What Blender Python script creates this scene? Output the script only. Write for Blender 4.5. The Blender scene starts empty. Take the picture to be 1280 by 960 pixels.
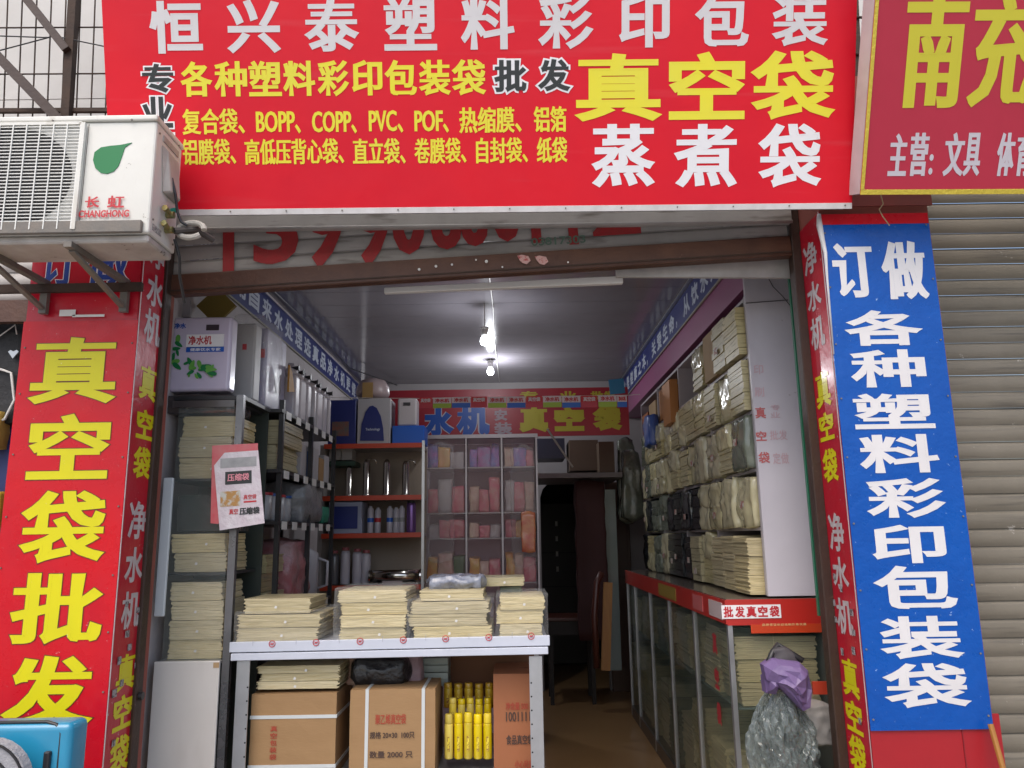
import bpy, bmesh, math, random
from mathutils import Vector, Matrix, noise
random.seed(7)
S = bpy.context.scene
C = S.collection
R = math.radians
# ------------------------------------------------------------------ camera
FPX, PITCH, ROLL, EYE = 965.0, R(11.2), R(0.9), Vector((0, 0, 1.5))
F = Vector((0, math.cos(PITCH), math.sin(PITCH)))
U0 = Vector((0, -math.sin(PITCH), math.cos(PITCH))); R0 = Vector((1, 0, 0))
UP = U0*math.cos(ROLL) + R0*math.sin(ROLL)
RT = R0*math.cos(ROLL) - U0*math.sin(ROLL)
cd = bpy.data.cameras.new('camera'); cam = bpy.data.objects.new('camera', cd); C.objects.link(cam)
M3 = Matrix((RT, UP, -F)).transposed()
cam.matrix_world = Matrix.Translation(EYE) @ M3.to_4x4()
cd.sensor_width = 36; cd.lens = FPX/1280*36; cd.clip_start = 0.05; cd.clip_end = 500
S.camera = cam
# ------------------------------------------------------------------ world, sun, exposure
SUN_EL, SUN_AZ = R(58), R(200)
w = bpy.data.worlds.new('World'); S.world = w; w.use_nodes = True
nt = w.node_tree; bg = nt.nodes['Background']
sk = nt.nodes.new('ShaderNodeTexSky'); sk.sky_type = 'NISHITA'; sk.sun_disc = False
sk.sun_elevation = SUN_EL; sk.sun_rotation = SUN_AZ; sk.dust_density = 4; sk.air_density = 1.0; sk.ozone_density = 1
nt.links.new(sk.outputs[0], bg.inputs[0]); bg.inputs[1].default_value = 0.15
sl = bpy.data.lights.new('sun', 'SUN'); sl.energy = .85; sl.angle = R(50); sl.color = (1, 0.96, 0.9)
so = bpy.data.objects.new('sun', sl); C.objects.link(so)
sd = Vector((math.sin(SUN_AZ)*math.cos(SUN_EL), math.cos(SUN_AZ)*math.cos(SUN_EL), math.sin(SUN_EL)))
so.rotation_euler = (-sd).to_track_quat('-Z', 'Y').to_euler(); so.location = sd*40
S.view_settings.view_transform = 'Standard'; S.view_settings.look = 'None'
S.view_settings.exposure = 0.72; S.view_settings.gamma = 1
S.cycles.max_bounces = 7; S.cycles.diffuse_bounces = 4; S.cycles.glossy_bounces = 3
S.cycles.transparent_max_bounces = 12; S.cycles.transmission_bounces = 3
S.cycles.use_denoising = True; S.cycles.caustics_reflective = False; S.cycles.caustics_refractive = False
S.cycles.sample_clamp_indirect = 3.0
# ------------------------------------------------------------------ measuring helpers
def ray(px, py): return F*FPX + RT*(px-640) - UP*(py-480)
def at(px, py, Y):
    d = ray(px, py); return EYE + d*(Y/d.y)
def ax(px, py, X):
    d = ray(px, py); return EYE + d*(X/d.x)
def az(px, py, Z):
    d = ray(px, py); return EYE + d*((Z-EYE.z)/d.z)
# ------------------------------------------------------------------ materials
MATS = {}
def mat(name, col, rough=.5, metal=0., col2=None, vs=6., va=.5, bump=0., bs=40., coat=0., emit=0., alpha=1.,
        wear_or_glint=None, ws=25., wt=.68, stretch=(1, 1, 1), streak=None, coord='Object', spec=.5, rvar=0., orand=0.):
    if name in MATS: return MATS[name]
    m = bpy.data.materials.new(name); m.use_nodes = True; n = m.node_tree; L = n.links.new
    b = n.nodes['Principled BSDF']; out = n.nodes['Material Output']
    c4 = lambda c: (c[0], c[1], c[2], 1)
    b.inputs['Base Color'].default_value = c4(col); b.inputs['Roughness'].default_value = rough
    b.inputs['Metallic'].default_value = metal; b.inputs['Coat Weight'].default_value = coat
    b.inputs['Coat Roughness'].default_value = .12; b.inputs['Specular IOR Level'].default_value = spec
    tc = n.nodes.new('ShaderNodeTexCoord'); mp = n.nodes.new('ShaderNodeMapping')
    L(tc.outputs[coord], mp.inputs[0]); mp.inputs['Scale'].default_value = stretch
    def nz(scale, det=4, rg=.6):
        t = n.nodes.new('ShaderNodeTexNoise'); t.inputs['Scale'].default_value = scale
        t.inputs['Detail'].default_value = det; t.inputs['Roughness'].default_value = rg
        L(mp.outputs[0], t.inputs['Vector']); return t
    def ramp(sock, a, z):
        r = n.nodes.new('ShaderNodeMapRange'); r.inputs[1].default_value = a; r.inputs[2].default_value = z
        L(sock, r.inputs[0]); return r
    cur = None
    def mix(fac, ca, cb):
        x = n.nodes.new('ShaderNodeMix'); x.data_type = 'RGBA'
        L(fac, x.inputs[0])
        if isinstance(ca, tuple): x.inputs[6].default_value = c4(ca)
        else: L(ca, x.inputs[6])
        x.inputs[7].default_value = c4(cb); return x.outputs[2]
    cur = tuple(col)
    if col2:
        r = ramp(nz(vs).outputs[0], .5-.25/max(va, .01)*.5, .5+.25/max(va, .01)*.5)
        cur = mix(r.outputs[0], cur, col2)
    if streak:
        s = n.nodes.new('ShaderNodeTexNoise'); s.inputs['Scale'].default_value = streak[1]; s.inputs['Detail'].default_value = 3
        m2 = n.nodes.new('ShaderNodeMapping'); m2.inputs['Scale'].default_value = streak[2]
        L(tc.outputs[coord], m2.inputs[0]); L(m2.outputs[0], s.inputs['Vector'])
        r = ramp(s.outputs[0], streak[3], streak[3]+.18); cur = mix(r.outputs[0], cur, streak[0])
    if wear_or_glint:
        r = ramp(nz(ws, 6, .75).outputs[0], wt, wt+.03); cur = mix(r.outputs[0], cur, wear_or_glint)
    if orand:
        oi = n.nodes.new('ShaderNodeObjectInfo'); hs = n.nodes.new('ShaderNodeHueSaturation'); r = n.nodes.new('ShaderNodeMapRange')
        L(oi.outputs['Random'], r.inputs[0]); r.inputs[3].default_value = 1-orand; r.inputs[4].default_value = 1+orand*.6; L(r.outputs[0], hs.inputs['Value'])
        r2 = n.nodes.new('ShaderNodeMapRange'); ml = n.nodes.new('ShaderNodeMath'); ml.operation = 'FRACT'; m7 = n.nodes.new('ShaderNodeMath'); m7.operation = 'MULTIPLY'; m7.inputs[1].default_value = 7.31
        L(oi.outputs['Random'], m7.inputs[0]); L(m7.outputs[0], ml.inputs[0]); L(ml.outputs[0], r2.inputs[0]); r2.inputs[3].default_value = 1-orand*.6; r2.inputs[4].default_value = 1+orand*.7; L(r2.outputs[0], hs.inputs['Saturation'])
        if isinstance(cur, tuple): hs.inputs['Color'].default_value = c4(cur)
        else: L(cur, hs.inputs['Color'])
        cur = hs.outputs[0]
    if not isinstance(cur, tuple): L(cur, b.inputs['Base Color'])
    if rvar:
        r = n.nodes.new('ShaderNodeMapRange'); L(nz(7, 5, .7).outputs[0], r.inputs[0])
        r.inputs[1].default_value = .3; r.inputs[2].default_value = .7
        r.inputs[3].default_value = max(.03, rough-rvar); r.inputs[4].default_value = rough+rvar
        L(r.outputs[0], b.inputs['Roughness'])
    if bump:
        bp = n.nodes.new('ShaderNodeBump'); bp.inputs['Strength'].default_value = min(1, bump); bp.inputs['Distance'].default_value = .01*max(1, bump)
        L(nz(bs, 4).outputs[0], bp.inputs['Height']); L(bp.outputs[0], b.inputs['Normal'])
    if emit:
        b.inputs['Emission Color'].default_value = c4(col); b.inputs['Emission Strength'].default_value = emit
    if alpha < 1:
        tr = n.nodes.new('ShaderNodeBsdfTransparent'); mx = n.nodes.new('ShaderNodeMixShader')
        lw = n.nodes.new('ShaderNodeLayerWeight'); lw.inputs[0].default_value = .35
        mr = n.nodes.new('ShaderNodeMapRange'); L(lw.outputs['Facing'], mr.inputs[0]); mr.inputs[3].default_value = alpha
        mr.inputs[4].default_value = min(1, alpha*1.3+.28) if alpha < .3 else min(1, alpha+.5); 
        L(mr.outputs[0], mx.inputs[0]); L(tr.outputs[0], mx.inputs[1]); L(b.outputs[0], mx.inputs[2]); L(mx.outputs[0], out.inputs[0])
    MATS[name] = m; return m
W_ = mat
vinyl_red = mat('vinyl_red', (.72, .006, .018), .45, col2=(.62, .004, .022), vs=1.6, bump=.5, bs=2.2, rvar=.1, spec=.3, streak=((.66, .035, .05), 2.5, (.35, 5, 1), .60))
vinyl_red_far = mat('vinyl_red_faded', (.50, .022, .055), .4, col2=(.44, .02, .045), vs=2, bump=.2, bs=3)
vinyl_pil = mat('vinyl_red_gloss', (.60, .006, .013), .3, col2=(.48, .007, .02), vs=3, bump=.25, bs=5, rvar=.16, coat=.05, spec=.3, wear_or_glint=(.62, .35, .36), ws=32, wt=.66)
vinyl_blue = mat('vinyl_blue', (.0, .080, .38), .34, col2=(.0, .062, .32), vs=3, bump=.8, bs=7, rvar=.2, coat=.12, spec=.3, wear_or_glint=(.45, .6, .8), ws=34, wt=.655)  # pale flecks: scuffs, with their shiny glints painted into the blue
vinyl_side = mat('vinyl_side', (.50, .008, .020), .28, col2=(.42, .01, .03), vs=5, bump=.3, bs=8, coat=.1, spec=.35, wear_or_glint=(.5, .4, .4), ws=30, wt=.64)
ink_white = mat('ink_white', (.68, .665, .665), .5, col2=(.61, .59, .59), vs=4)
ink_bright = mat('ink_bright_white', (.80, .79, .80), .5)
ink_yellow = mat('ink_yellow', (.82, .72, .035), .45, col2=(.76, .70, .07), vs=3, spec=.3)
ink_yellow2 = mat('ink_yellow_deep', (.70, .62, .004), .38, col2=(.62, .57, .008), vs=4, coat=.1, spec=.35, wear_or_glint=(.75, .72, .5), ws=40, wt=.67)
ink_brown = mat('ink_brown', (.13, .03, .01), .5)
ink_black = mat('ink_black', (.02, .025, .025), .45)
ink_blue = mat('ink_blue', (.01, .05, .28), .45)
ink_red = mat('ink_red', (.5, .02, .03), .5)
gold = mat('gold_trim', (.75, .58, .08), .25, metal=.6, bump=.5, bs=60)
hem = mat('white_hem', (.74, .72, .72), .5, col2=(.5, .48, .46), vs=12, va=.4)
steel_brown = mat('rusty_brown_paint', (.062, .024, .014), .5, col2=(.10, .042, .022), vs=9, bump=.25, bs=50, wear_or_glint=(.16, .08, .05), ws=22, wt=.66)
steel_post = mat('dark_brown_post', (.030, .014, .009), .55, col2=(.045, .022, .014), vs=9, bump=.25, bs=50, wear_or_glint=(.09, .05, .035), ws=22, wt=.65)
steel_dark = mat('dark_rust', (.028, .017, .012), .8, col2=(.055, .028, .016), vs=14, bump=.3, bs=60)
slat_beige = mat('slat_beige', (.195, .172, .132), .6, col2=(.145, .127, .095), vs=3, bump=.15, bs=30, streak=((.10, .088, .07), 2.2, (1.2, 2, 22), .56), coord='Object', wear_or_glint=(.34, .32, .28), ws=13, wt=.655)
slat_grey = mat('slat_grey', (.44, .42, .40), .55, col2=(.31, .295, .275), vs=4, bump=.1, streak=((.17, .15, .13), 3, (1.5, 1, 8), .58))
paint_red = mat('sprayed_red_paint', (.40, .02, .025), .6, col2=(.28, .03, .03), vs=25)
plaster = mat('grey_white_plaster', (.62, .60, .57), .8, col2=(.52, .50, .47), vs=3, bump=.2, bs=20)
wall_in = mat('interior_wall', (.58, .545, .55), .7, col2=(.34, .31, .32), vs=2)
ceil_m = mat('ceiling_plastic', (.25, .235, .265), .13, col2=(.19, .175, .195), vs=1.2, spec=.45, bump=.12, bs=1.5)
floor_m = mat('floor_tile_brown', (.30, .175, .08), .28, col2=(.26, .15, .065), vs=1.5)
pave = mat('pavement', (.34, .33, .31), .8, col2=(.26, .25, .24), vs=2, bump=.3)
mauve = mat('mauve_panel', (.34, .075, .20), .35, col2=(.29, .10, .20), vs=2)
strip_blue = mat('strip_blue', (.018, .03, .17), .4)
strip_text = mat('strip_text', (.55, .6, .7), .5)
white_pl = mat('white_plastic', (.72, .71, .69), .4, col2=(.66, .65, .62), vs=5)
ac_white = mat('ac_casing', (.70, .695, .645), .45, col2=(.62, .61, .56), vs=4, bump=.05, streak=((.50, .47, .40), 5, (3, 3, .7), .58), wear_or_glint=(.25, .22, .18), ws=16, wt=.665)
ac_dirty = mat('ac_underside', (.52, .49, .45), .55, col2=(.33, .29, .26), vs=9, wear_or_glint=(.12, .1, .09), ws=14, wt=.66)
dark = mat('dark_void', (.012, .012, .014), .7)
bracket = mat('bracket_steel', (.13, .125, .115), .55, col2=(.19, .16, .13), vs=20, bump=.2)
brass = mat('brass', (.42, .28, .09), .4, metal=.8, col2=(.15, .25, .15), vs=30)
alu = mat('aluminium', (.52, .53, .55), .3, metal=.75, col2=(.42, .43, .44), vs=8)
rackblack = mat('black_rack_steel', (.02, .02, .022), .4)
rackwhite = mat('rack_white_blue', (.55, .58, .66), .35, col2=(.48, .51, .58), vs=6, coat=.2)
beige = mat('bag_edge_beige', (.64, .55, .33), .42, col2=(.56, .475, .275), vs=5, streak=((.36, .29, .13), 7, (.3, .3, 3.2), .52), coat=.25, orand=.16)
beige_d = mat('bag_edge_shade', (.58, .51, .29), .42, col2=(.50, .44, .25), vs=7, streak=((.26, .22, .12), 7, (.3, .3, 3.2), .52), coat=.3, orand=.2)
wrap_b = mat('wrapped_beige', (.66, .60, .38), .20, orand=.2, col2=(.48, .44, .28), vs=6, bump=1.2, bs=9, stretch=(1, 1, .35), coat=.6)
wrap_g = mat('wrapped_greygreen', (.20, .22, .16), .22, col2=(.10, .12, .10), vs=6, bump=1.2, bs=9, stretch=(1, 1, .35), coat=.6)
wrap_k = mat('wrapped_black', (.012, .014, .018), .2, bump=1.2, bs=9, coat=.6, stretch=(1, 1, .35))
clearfilm = mat('clear_film', (.7, .72, .72), .06, alpha=.045, bump=1.4, bs=14, coat=.3)
glass = mat('cabinet_glass', (.4, .45, .43), .04, alpha=.06)
glass_f = mat('shelf_glass', (.10, .14, .12), .05, alpha=.09)
silver_bag = mat('silver_plastic_bag', (.26, .30, .29), .12, alpha=.50, bump=1.0, bs=22, coat=.9, col2=(.10, .125, .12), vs=9)
purple_bag = mat('purple_bag', (.165, .11, .25), .45, col2=(.13, .085, .20), vs=8, bump=.8, bs=12)
card = mat('cardboard', (.34, .205, .095), .75, col2=(.29, .17, .075), vs=4, bump=.1, bs=40, stretch=(1, 1, 3))
card_r = mat('cardboard_reddish', (.32, .12, .05), .75, col2=(.34, .12, .05), vs=4)
card_l = mat('cardboard_light', (.40, .27, .14), .75, col2=(.34, .22, .11), vs=4)
card_o = mat('cardboard_orange', (.50, .21, .06), .6, col2=(.42, .17, .05), vs=4, coat=.2)
strap = mat('pack_strap', (.55, .58, .58), .35)
yel_pl = mat('yellow_bottle', (.80, .62, .01), .25, orand=.25, col2=(.7, .5, .01), vs=12, coat=.4)
chrome = mat('chrome', (.6, .57, .52), .16, metal=1.)
lilac = mat('lilac_panel', (.58, .52, .66), .3, col2=(.53, .48, .60), vs=3, coat=.3)
blue_box = mat('blue_box', (.015, .025, .16), .4)
blue_b2 = mat('bright_blue', (.01, .10, .48), .4)
orange_edge = mat('orange_shelf_edge', (.50, .055, .02), .4)
red_edge = mat('red_band', (.50, .022, .014), .38, col2=(.42, .02, .015), vs=4, coat=.2)
greenm = mat('green_strip', (.01, .16, .08), .4)
leafg = mat('leaf_green', (.003, .17, .045), .5)
leafl = mat('leaf_light', (.12, .36, .06), .4)
cyan_case = mat('cyan_shell', (.015, .25, .42), .35, col2=(.015, .2, .35), vs=4, coat=.5)
wood_o = mat('orange_wood', (.38, .17, .03), .5, col2=(.28, .11, .02), vs=9, stretch=(4, 4, .5))
wood_d = mat('dark_red_wood', (.07, .018, .012), .4)
bulbm = mat('bulb_glow', (.9, .95, 1.), .4, emit=5)
pink_l = mat('pink_goods', (.72, .07, .16), .35, col2=(.62, .30, .26), vs=12, coat=.4, bump=1, bs=14)
cream_l = mat('cream_goods', (.70, .58, .42), .35, col2=(.6, .3, .25), vs=10, coat=.4, bump=1, bs=14)
rainbow_b = mat('blue_goods', (.03, .22, .55), .35, col2=(.5, .15, .5), vs=14, coat=.4)
orange_g = mat('orange_goods', (.8, .25, .03), .3, col2=(.7, .5, .1), vs=12, coat=.4)
# ------------------------------------------------------------------ mesh helpers
class B:
    def __init__(s): s.b = bmesh.new()
    def hexa(s, p):
        v = [s.b.verts.new(q) for q in p]
        for f in ((0, 3, 2, 1), (4, 5, 6, 7), (0, 1, 5, 4), (1, 2, 6, 5), (2, 3, 7, 6), (3, 0, 4, 7)):
            s.b.faces.new([v[i] for i in f])
        return s
    def box(s, x0, y0, z0, x1, y1, z1):
        return s.hexa([(x0, y0, z0), (x1, y0, z0), (x1, y1, z0), (x0, y1, z0), (x0, y0, z1), (x1, y0, z1), (x1, y1, z1), (x0, y1, z1)])
    def bevel(s, r, seg=2):
        bmesh.ops.bevel(s.b, geom=s.b.edges[:], offset=r, segments=seg, affect='EDGES', clamp_overlap=True, profile=.5); return s
    def bar(s, a, b, w, h=None):
        a, b = Vector(a), Vector(b); h = h or w; d = (b-a).normalized()
        up = Vector((0, 0, 1)) if abs(d.z) < .95 else Vector((0, 1, 0))
        r = d.cross(up).normalized()*w/2; u = r.cross(d).normalized()*h/2
        return s.hexa([a-r-u, a+r-u, b+r-u, b-r-u, a-r+u, a+r+u, b+r+u, b-r+u])
    def tube(s, pts, r, n=8, cap=True):
        pts = [Vector(p) for p in pts]; rings = []
        rr = r if isinstance(r, (list, tuple)) else [r]*len(pts)
        pu = None
        for i, p in enumerate(pts):
            d = (pts[min(i+1, len(pts)-1)] - pts[max(i-1, 0)]).normalized()
            ref = pu if pu is not None else (Vector((0, 0, 1)) if abs(d.z) < .9 else Vector((1, 0, 0)))
            x = d.cross(ref)
            if x.length < 1e-4: x = d.cross(Vector((0, 1, 0)))
            x.normalize(); y = x.cross(d).normalized(); pu = y
            rings.append([s.b.verts.new(p + (x*math.cos(2*math.pi*k/n) + y*math.sin(2*math.pi*k/n))*rr[i]) for k in range(n)])
        for a, b in zip(rings, rings[1:]):
            for k in range(n): s.b.faces.new((a[k], a[(k+1) % n], b[(k+1) % n], b[k]))
        if cap:
            s.b.faces.new(rings[0][::-1]); s.b.faces.new(rings[-1])
        return s
    def lathe(s, c, prof, n=20):
        return s.tube([(c[0], c[1], c[2]+z) for r, z in prof], [max(r, .0005) for r, z in prof], n)
    def poly(s, pts2, f, d):   # prism of outline pts2 (2D) mapped with f(u,v,w), thickness d
        a = [s.b.verts.new(f(u, v, 0)) for u, v in pts2]; b = [s.b.verts.new(f(u, v, d)) for u, v in pts2]
        s.b.faces.new(a[::-1]); s.b.faces.new(b); n = len(a)
        for i in range(n): s.b.faces.new((a[i], a[(i+1) % n], b[(i+1) % n], b[i]))
        return s
    def crumple(s, x0, y0, z0, x1, y1, z1, amp, n=10, sc=9, seed=0, rnd=.25, taper=0):
        """rounded, creased bag-like block"""
        b2 = bmesh.new(); bmesh.ops.create_cube(b2, size=2); bmesh.ops.subdivide_edges(b2, edges=b2.edges[:], cuts=n, use_grid_fill=True)
        cx, cy, cz = (x0+x1)/2, (y0+y1)/2, (z0+z1)/2; hx, hy, hz = (x1-x0)/2, (y1-y0)/2, (z1-z0)/2
        mp = {}
        for v in b2.verts:
            p = v.co.copy(); q = p.normalized()*1.25; p = p.lerp(q, rnd)
            k = 1 - taper*(p.z+1)/2
            P = Vector((cx+p.x*hx*k, cy+p.y*hy*k, cz+p.z*hz))
            nn = noise.noise_vector(P*sc + Vector((seed*3.1, seed, 0)))
            rg = 1-abs(noise.noise(P*sc*1.7+Vector((seed, 5, seed))))*2
            P += nn*amp + v.co.normalized()*rg*amp*.8
            mp[v] = s.b.verts.new(P)
        for f in b2.faces: s.b.faces.new([mp[v] for v in f.verts])
        b2.free(); return s
    def shift(s, d):
        bmesh.ops.translate(s.b, verts=s.b.verts[:], vec=d); return s
def finish(b, name, m, smooth=False):
    me = bpy.data.meshes.new(name); bmesh.ops.recalc_face_normals(b.b, faces=b.b.faces[:])
    b.b.to_mesh(me); b.b.free(); me.materials.append(m)
    if smooth: me.polygons.foreach_set('use_smooth', [True]*len(me.polygons))
    return me
def thing(name, label, cat, loc=(0, 0, 0), group=None, mw=None):
    o = bpy.data.objects.new(name, None); C.objects.link(o); o.empty_display_size = .1
    if mw is not None: o.matrix_world = mw
    else: o.location = loc
    o['label'] = label; o['category'] = cat
    if group: o['group'] = group
    o['_w'] = 1; del o['_w']
    return o
BASE = {}
def part(t, name, b, m, smooth=False, world=True, label=None, kind=None):
    """a part under t; b in world coordinates unless world=False"""
    if world and t is not None:
        base = t
        off = Vector((0, 0, 0))
        while base is not None: off += Vector(base.location); base = base.parent
        b.shift(-off)
    o = bpy.data.objects.new(name, finish(b, name, m, smooth)); C.objects.link(o)
    if t is not None: o.parent = t
    if label: o['label'] = label
    if kind: o['kind'] = kind
    return o
def single(name, b, m, label, cat, group=None, smooth=False, origin=None):
    vs = b.b.verts
    if origin is None:
        xs = [v.co.x for v in vs]; ys = [v.co.y for v in vs]; zs = [v.co.z for v in vs]
        origin = Vector(((min(xs)+max(xs))/2, (min(ys)+max(ys))/2, min(zs)))
    b.shift(-Vector(origin))
    o = bpy.data.objects.new(name, finish(b, name, m, smooth)); C.objects.link(o); o.location = origin
    o['label'] = label; o['category'] = cat
    if group: o['group'] = group
    return o
def struct(name, b, m):
    o = bpy.data.objects.new(name, finish(b, name, m)); C.objects.link(o); o['kind'] = 'structure'; return o
def pb(x0, y0, x1, y1, Y, d, dz=0):
    """world bounds of a block whose front face fills the measured rectangle at depth Y"""
    a = at(x0, y0, Y); c = at(x1, y1, Y); e = at(x0, y1, Y); g = at(x1, y0, Y)
    xa = (a.x+e.x)/2; xb = (c.x+g.x)/2; zt = (a.z+g.z)/2; zb = (e.z+c.z)/2
    return (xa, Y, zb, xb, Y+d, zt)
# ------------------------------------------------------------------ lettering
class Surf:
    def __init__(s, o, u, v):
        s.o = Vector(o); s.u = Vector(u).normalized(); v = Vector(v); s.n = s.u.cross(v).normalized(); s.v = s.n.cross(s.u)
    def mw(s):
        m = Matrix((s.u, s.v, s.n)).transposed().to_4x4(); return Matrix.Translation(s.o) @ m
    def hit(s, px, py):
        d = ray(px, py); t = (s.o-EYE).dot(s.n)/d.dot(s.n); q = EYE + d*t - s.o
        return q.dot(s.u), q.dot(s.v)
    def rect(s, x0, y0, x1, y1):
        a = s.hit(x0, (y0+y1)/2); b = s.hit(x1, (y0+y1)/2); c = s.hit((x0+x1)/2, y1); d = s.hit((x0+x1)/2, y0)
        return (a[0], c[1], b[0], d[1])
GC = {}
def glyphs(txt, space=1.0):
    if (txt, space) in GC: return GC[txt, space]
    c = bpy.data.curves.new('type', 'FONT'); c.body = txt; c.resolution_u = 3; c.space_character = space
    o = bpy.data.objects.new('type', c); C.objects.link(o)
    bpy.context.view_layer.update()
    me = bpy.data.meshes.new_from_object(o.evaluated_get(bpy.context.evaluated_depsgraph_get()))
    vs = [(v.co.x, v.co.y) for v in me.vertices]; fs = [tuple(p.vertices) for p in me.polygons]
    cnt = {}
    for f in fs:
        for i in range(len(f)):
            k = tuple(sorted((f[i], f[(i+1) % len(f)]))); cnt[k] = cnt.get(k, 0)+1
    ed = []
    for f in fs:
        ar = sum(vs[f[q]][0]*vs[f[(q+1) % len(f)]][1]-vs[f[(q+1) % len(f)]][0]*vs[f[q]][1] for q in range(len(f)))
        g = f if ar > 0 else f[::-1]
        for q in range(len(g)):
            a, b = g[q], g[(q+1) % len(g)]
            if cnt[tuple(sorted((a, b)))] == 1: ed.append((a, b))
    bpy.data.objects.remove(o); bpy.data.curves.remove(c); bpy.data.meshes.remove(me)
    x0 = min(v[0] for v in vs); x1 = max(v[0] for v in vs); y0 = min(v[1] for v in vs); y1 = max(v[1] for v in vs)
    GC[txt, space] = ([((x-x0)/max(x1-x0, 1e-6), (y-y0)/max(y1-y0, 1e-6)) for x, y in vs], fs, ed); return GC[txt, space]
def letter(t, items, m, r=0., z=.0012, name='lettering', space=1.0, rot=0., inset=None):
    """items: (text, u0, v0, u1, v1) in the parent's own plane; r=(rx, ry) thickens the strokes. One object per item."""
    rx, ry = r if isinstance(r, tuple) else (r, r)
    out = []; k = 0
    for it in items:
        V = []; Fc = []
        txt, u0, v0, u1, v1 = it[:5]
        vs, fs, ed = glyphs(txt, space)
        ix, iy = (inset if isinstance(inset, tuple) else (inset, inset)) if inset is not None else (rx, ry)
        ix = min(ix, abs(u1-u0)*.3); iy = min(iy, abs(v1-v0)*.3); P = [(u0+ix+(u1-u0-2*ix)*x, v0+iy+(v1-v0-2*iy)*y) for x, y in vs]
        V += [(x, y, z) for x, y in P]; Fc += list(fs)
        if rx > 0:
            Q = [(x/rx, y/ry) for x, y in P]; nrm = {}; nx_, pv_ = {}, {}
            for a, b in ed:
                dx, dy = Q[b][0]-Q[a][0], Q[b][1]-Q[a][1]; l = math.hypot(dx, dy) or 1e-9
                nrm[a, b] = (dy/l, -dx/l); nx_.setdefault(a, (a, b)); pv_.setdefault(b, (a, b))
            def mit(v, e):
                n1 = nrm[pv_.get(v, e)]; n2 = nrm[nx_.get(v, e)]
                if e[0] == v: n2 = nrm[e]
                else: n1 = nrm[e]
                c_ = 1+n1[0]*n2[0]+n1[1]*n2[1]; c_ = max(c_, .55)
                return (P[v][0]+(n1[0]+n2[0])/c_*rx, P[v][1]+(n1[1]+n2[1])/c_*ry)
            for a, b in ed:
                k += 1; zz = z + 1e-5*(k % 37 + 1); n0 = len(V); A = mit(a, (a, b)); B_ = mit(b, (a, b))
                V += [(*A, zz), (*B_, zz), (*P[b], zz), (*P[a], zz)]; Fc.append((n0, n0+1, n0+2, n0+3))
        me = bpy.data.meshes.new(name); me.from_pydata(V, [], Fc); me.materials.append(m)
        o = bpy.data.objects.new(name, me); C.objects.link(o); o.parent = t; out.append(o)
    return Group(out)
class Group:
    def __init__(s, l): s.l = l
    @property
    def matrix_local(s): return s.l[0].matrix_local
    @matrix_local.setter
    def matrix_local(s, m):
        for o in s.l: o.matrix_local = m
def flat(t, name, u0, v0, u1, v1, m, z0=0., z1=.002, bev=0):
    b = B().box(u0, v0, z0, u1, v1, z1)
    if bev: b.bevel(bev)
    return part(t, name, b, m, world=False)
def scuff(t, u0, v0, u1, v1, n, m, z, rng, name='sticker'):
    for i in range(n):
        u = rng.uniform(u0, u1); v = rng.uniform(v0, v1); flat(t, name, u, v, u+rng.uniform(.02, .035), v+rng.uniform(.02, .03), m, z, z+.001)
# ================================================================== GROUND AND SHOP SHELL
FY = 3.3
struct('pavement', B().box(-60, -60, -.2, 60, FY, 0), pave)
struct('floor', B().box(-1.9, FY, -.2, 1.9, 12, .012), floor_m)
struct('ground', B().box(-200, -200, -.5, 200, 200, -.21), pave)
for gy in [4.1, 4.9, 5.7, 6.5, 7.3]:
    pass
CZ = 1.5+1.60
shop = thing('shop_building', 'long narrow shop room with grey glossy ceiling and red signed pillars', 'shop', (0, FY, 0))
def sp(name, b, m, **k): return part(shop, name, b, m, **k)
sp('wall', B().box(-1.70, FY+.06, 0, -1.595, 8, 3.3), wall_in)
sp('wall', B().box(1.44, FY+.06, 0, 1.60, 8, 3.3), wall_in)
bk = B(); dx0, dx1, dz = .27, .92, 2.07
bk.box(-1.56, 8, 0, dx0, 8.1, 3.3); bk.box(dx1, 8, 0, 1.44, 8.1, 3.3); bk.box(dx0, 8, dz, dx1, 8.1, 3.3)
bk.poly([(dx0, dz), (dx0, dz-.18), (dx0+.03, dz-.09), (dx0+.09, dz-.03), (dx0+.18, dz)], lambda u, v, w: (u, 8.002+w, v), .09)
sp('partition_wall', bk, mat('partition_grey', (.34, .32, .32), .6, col2=(.28, .26, .26), vs=2))
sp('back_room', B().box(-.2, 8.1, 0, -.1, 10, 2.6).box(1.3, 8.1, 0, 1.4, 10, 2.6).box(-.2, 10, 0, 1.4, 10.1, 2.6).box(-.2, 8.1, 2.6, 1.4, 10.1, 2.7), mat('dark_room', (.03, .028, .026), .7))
for i in range(16):      # plastic ceiling planks across the room
    y0 = FY+.1 + i*.295
    sp('ceiling_panel', B().box(-1.70, y0, CZ, 1.16, y0+.291, CZ+.02+.0006*(i % 3)), ceil_m)
sp('ceiling_slab', B().box(-1.7, FY+.06, CZ+.035, 1.6, 8.1, CZ+.2), plaster)
sp('soffit', B().box(1.165, FY+.38, 2.70, 1.438, 7.998, CZ+.03), mauve)
sp('soffit_edge', B().box(1.135, FY+.38, CZ-.016, 1.163, 7.9, CZ-.002), alu)
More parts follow.
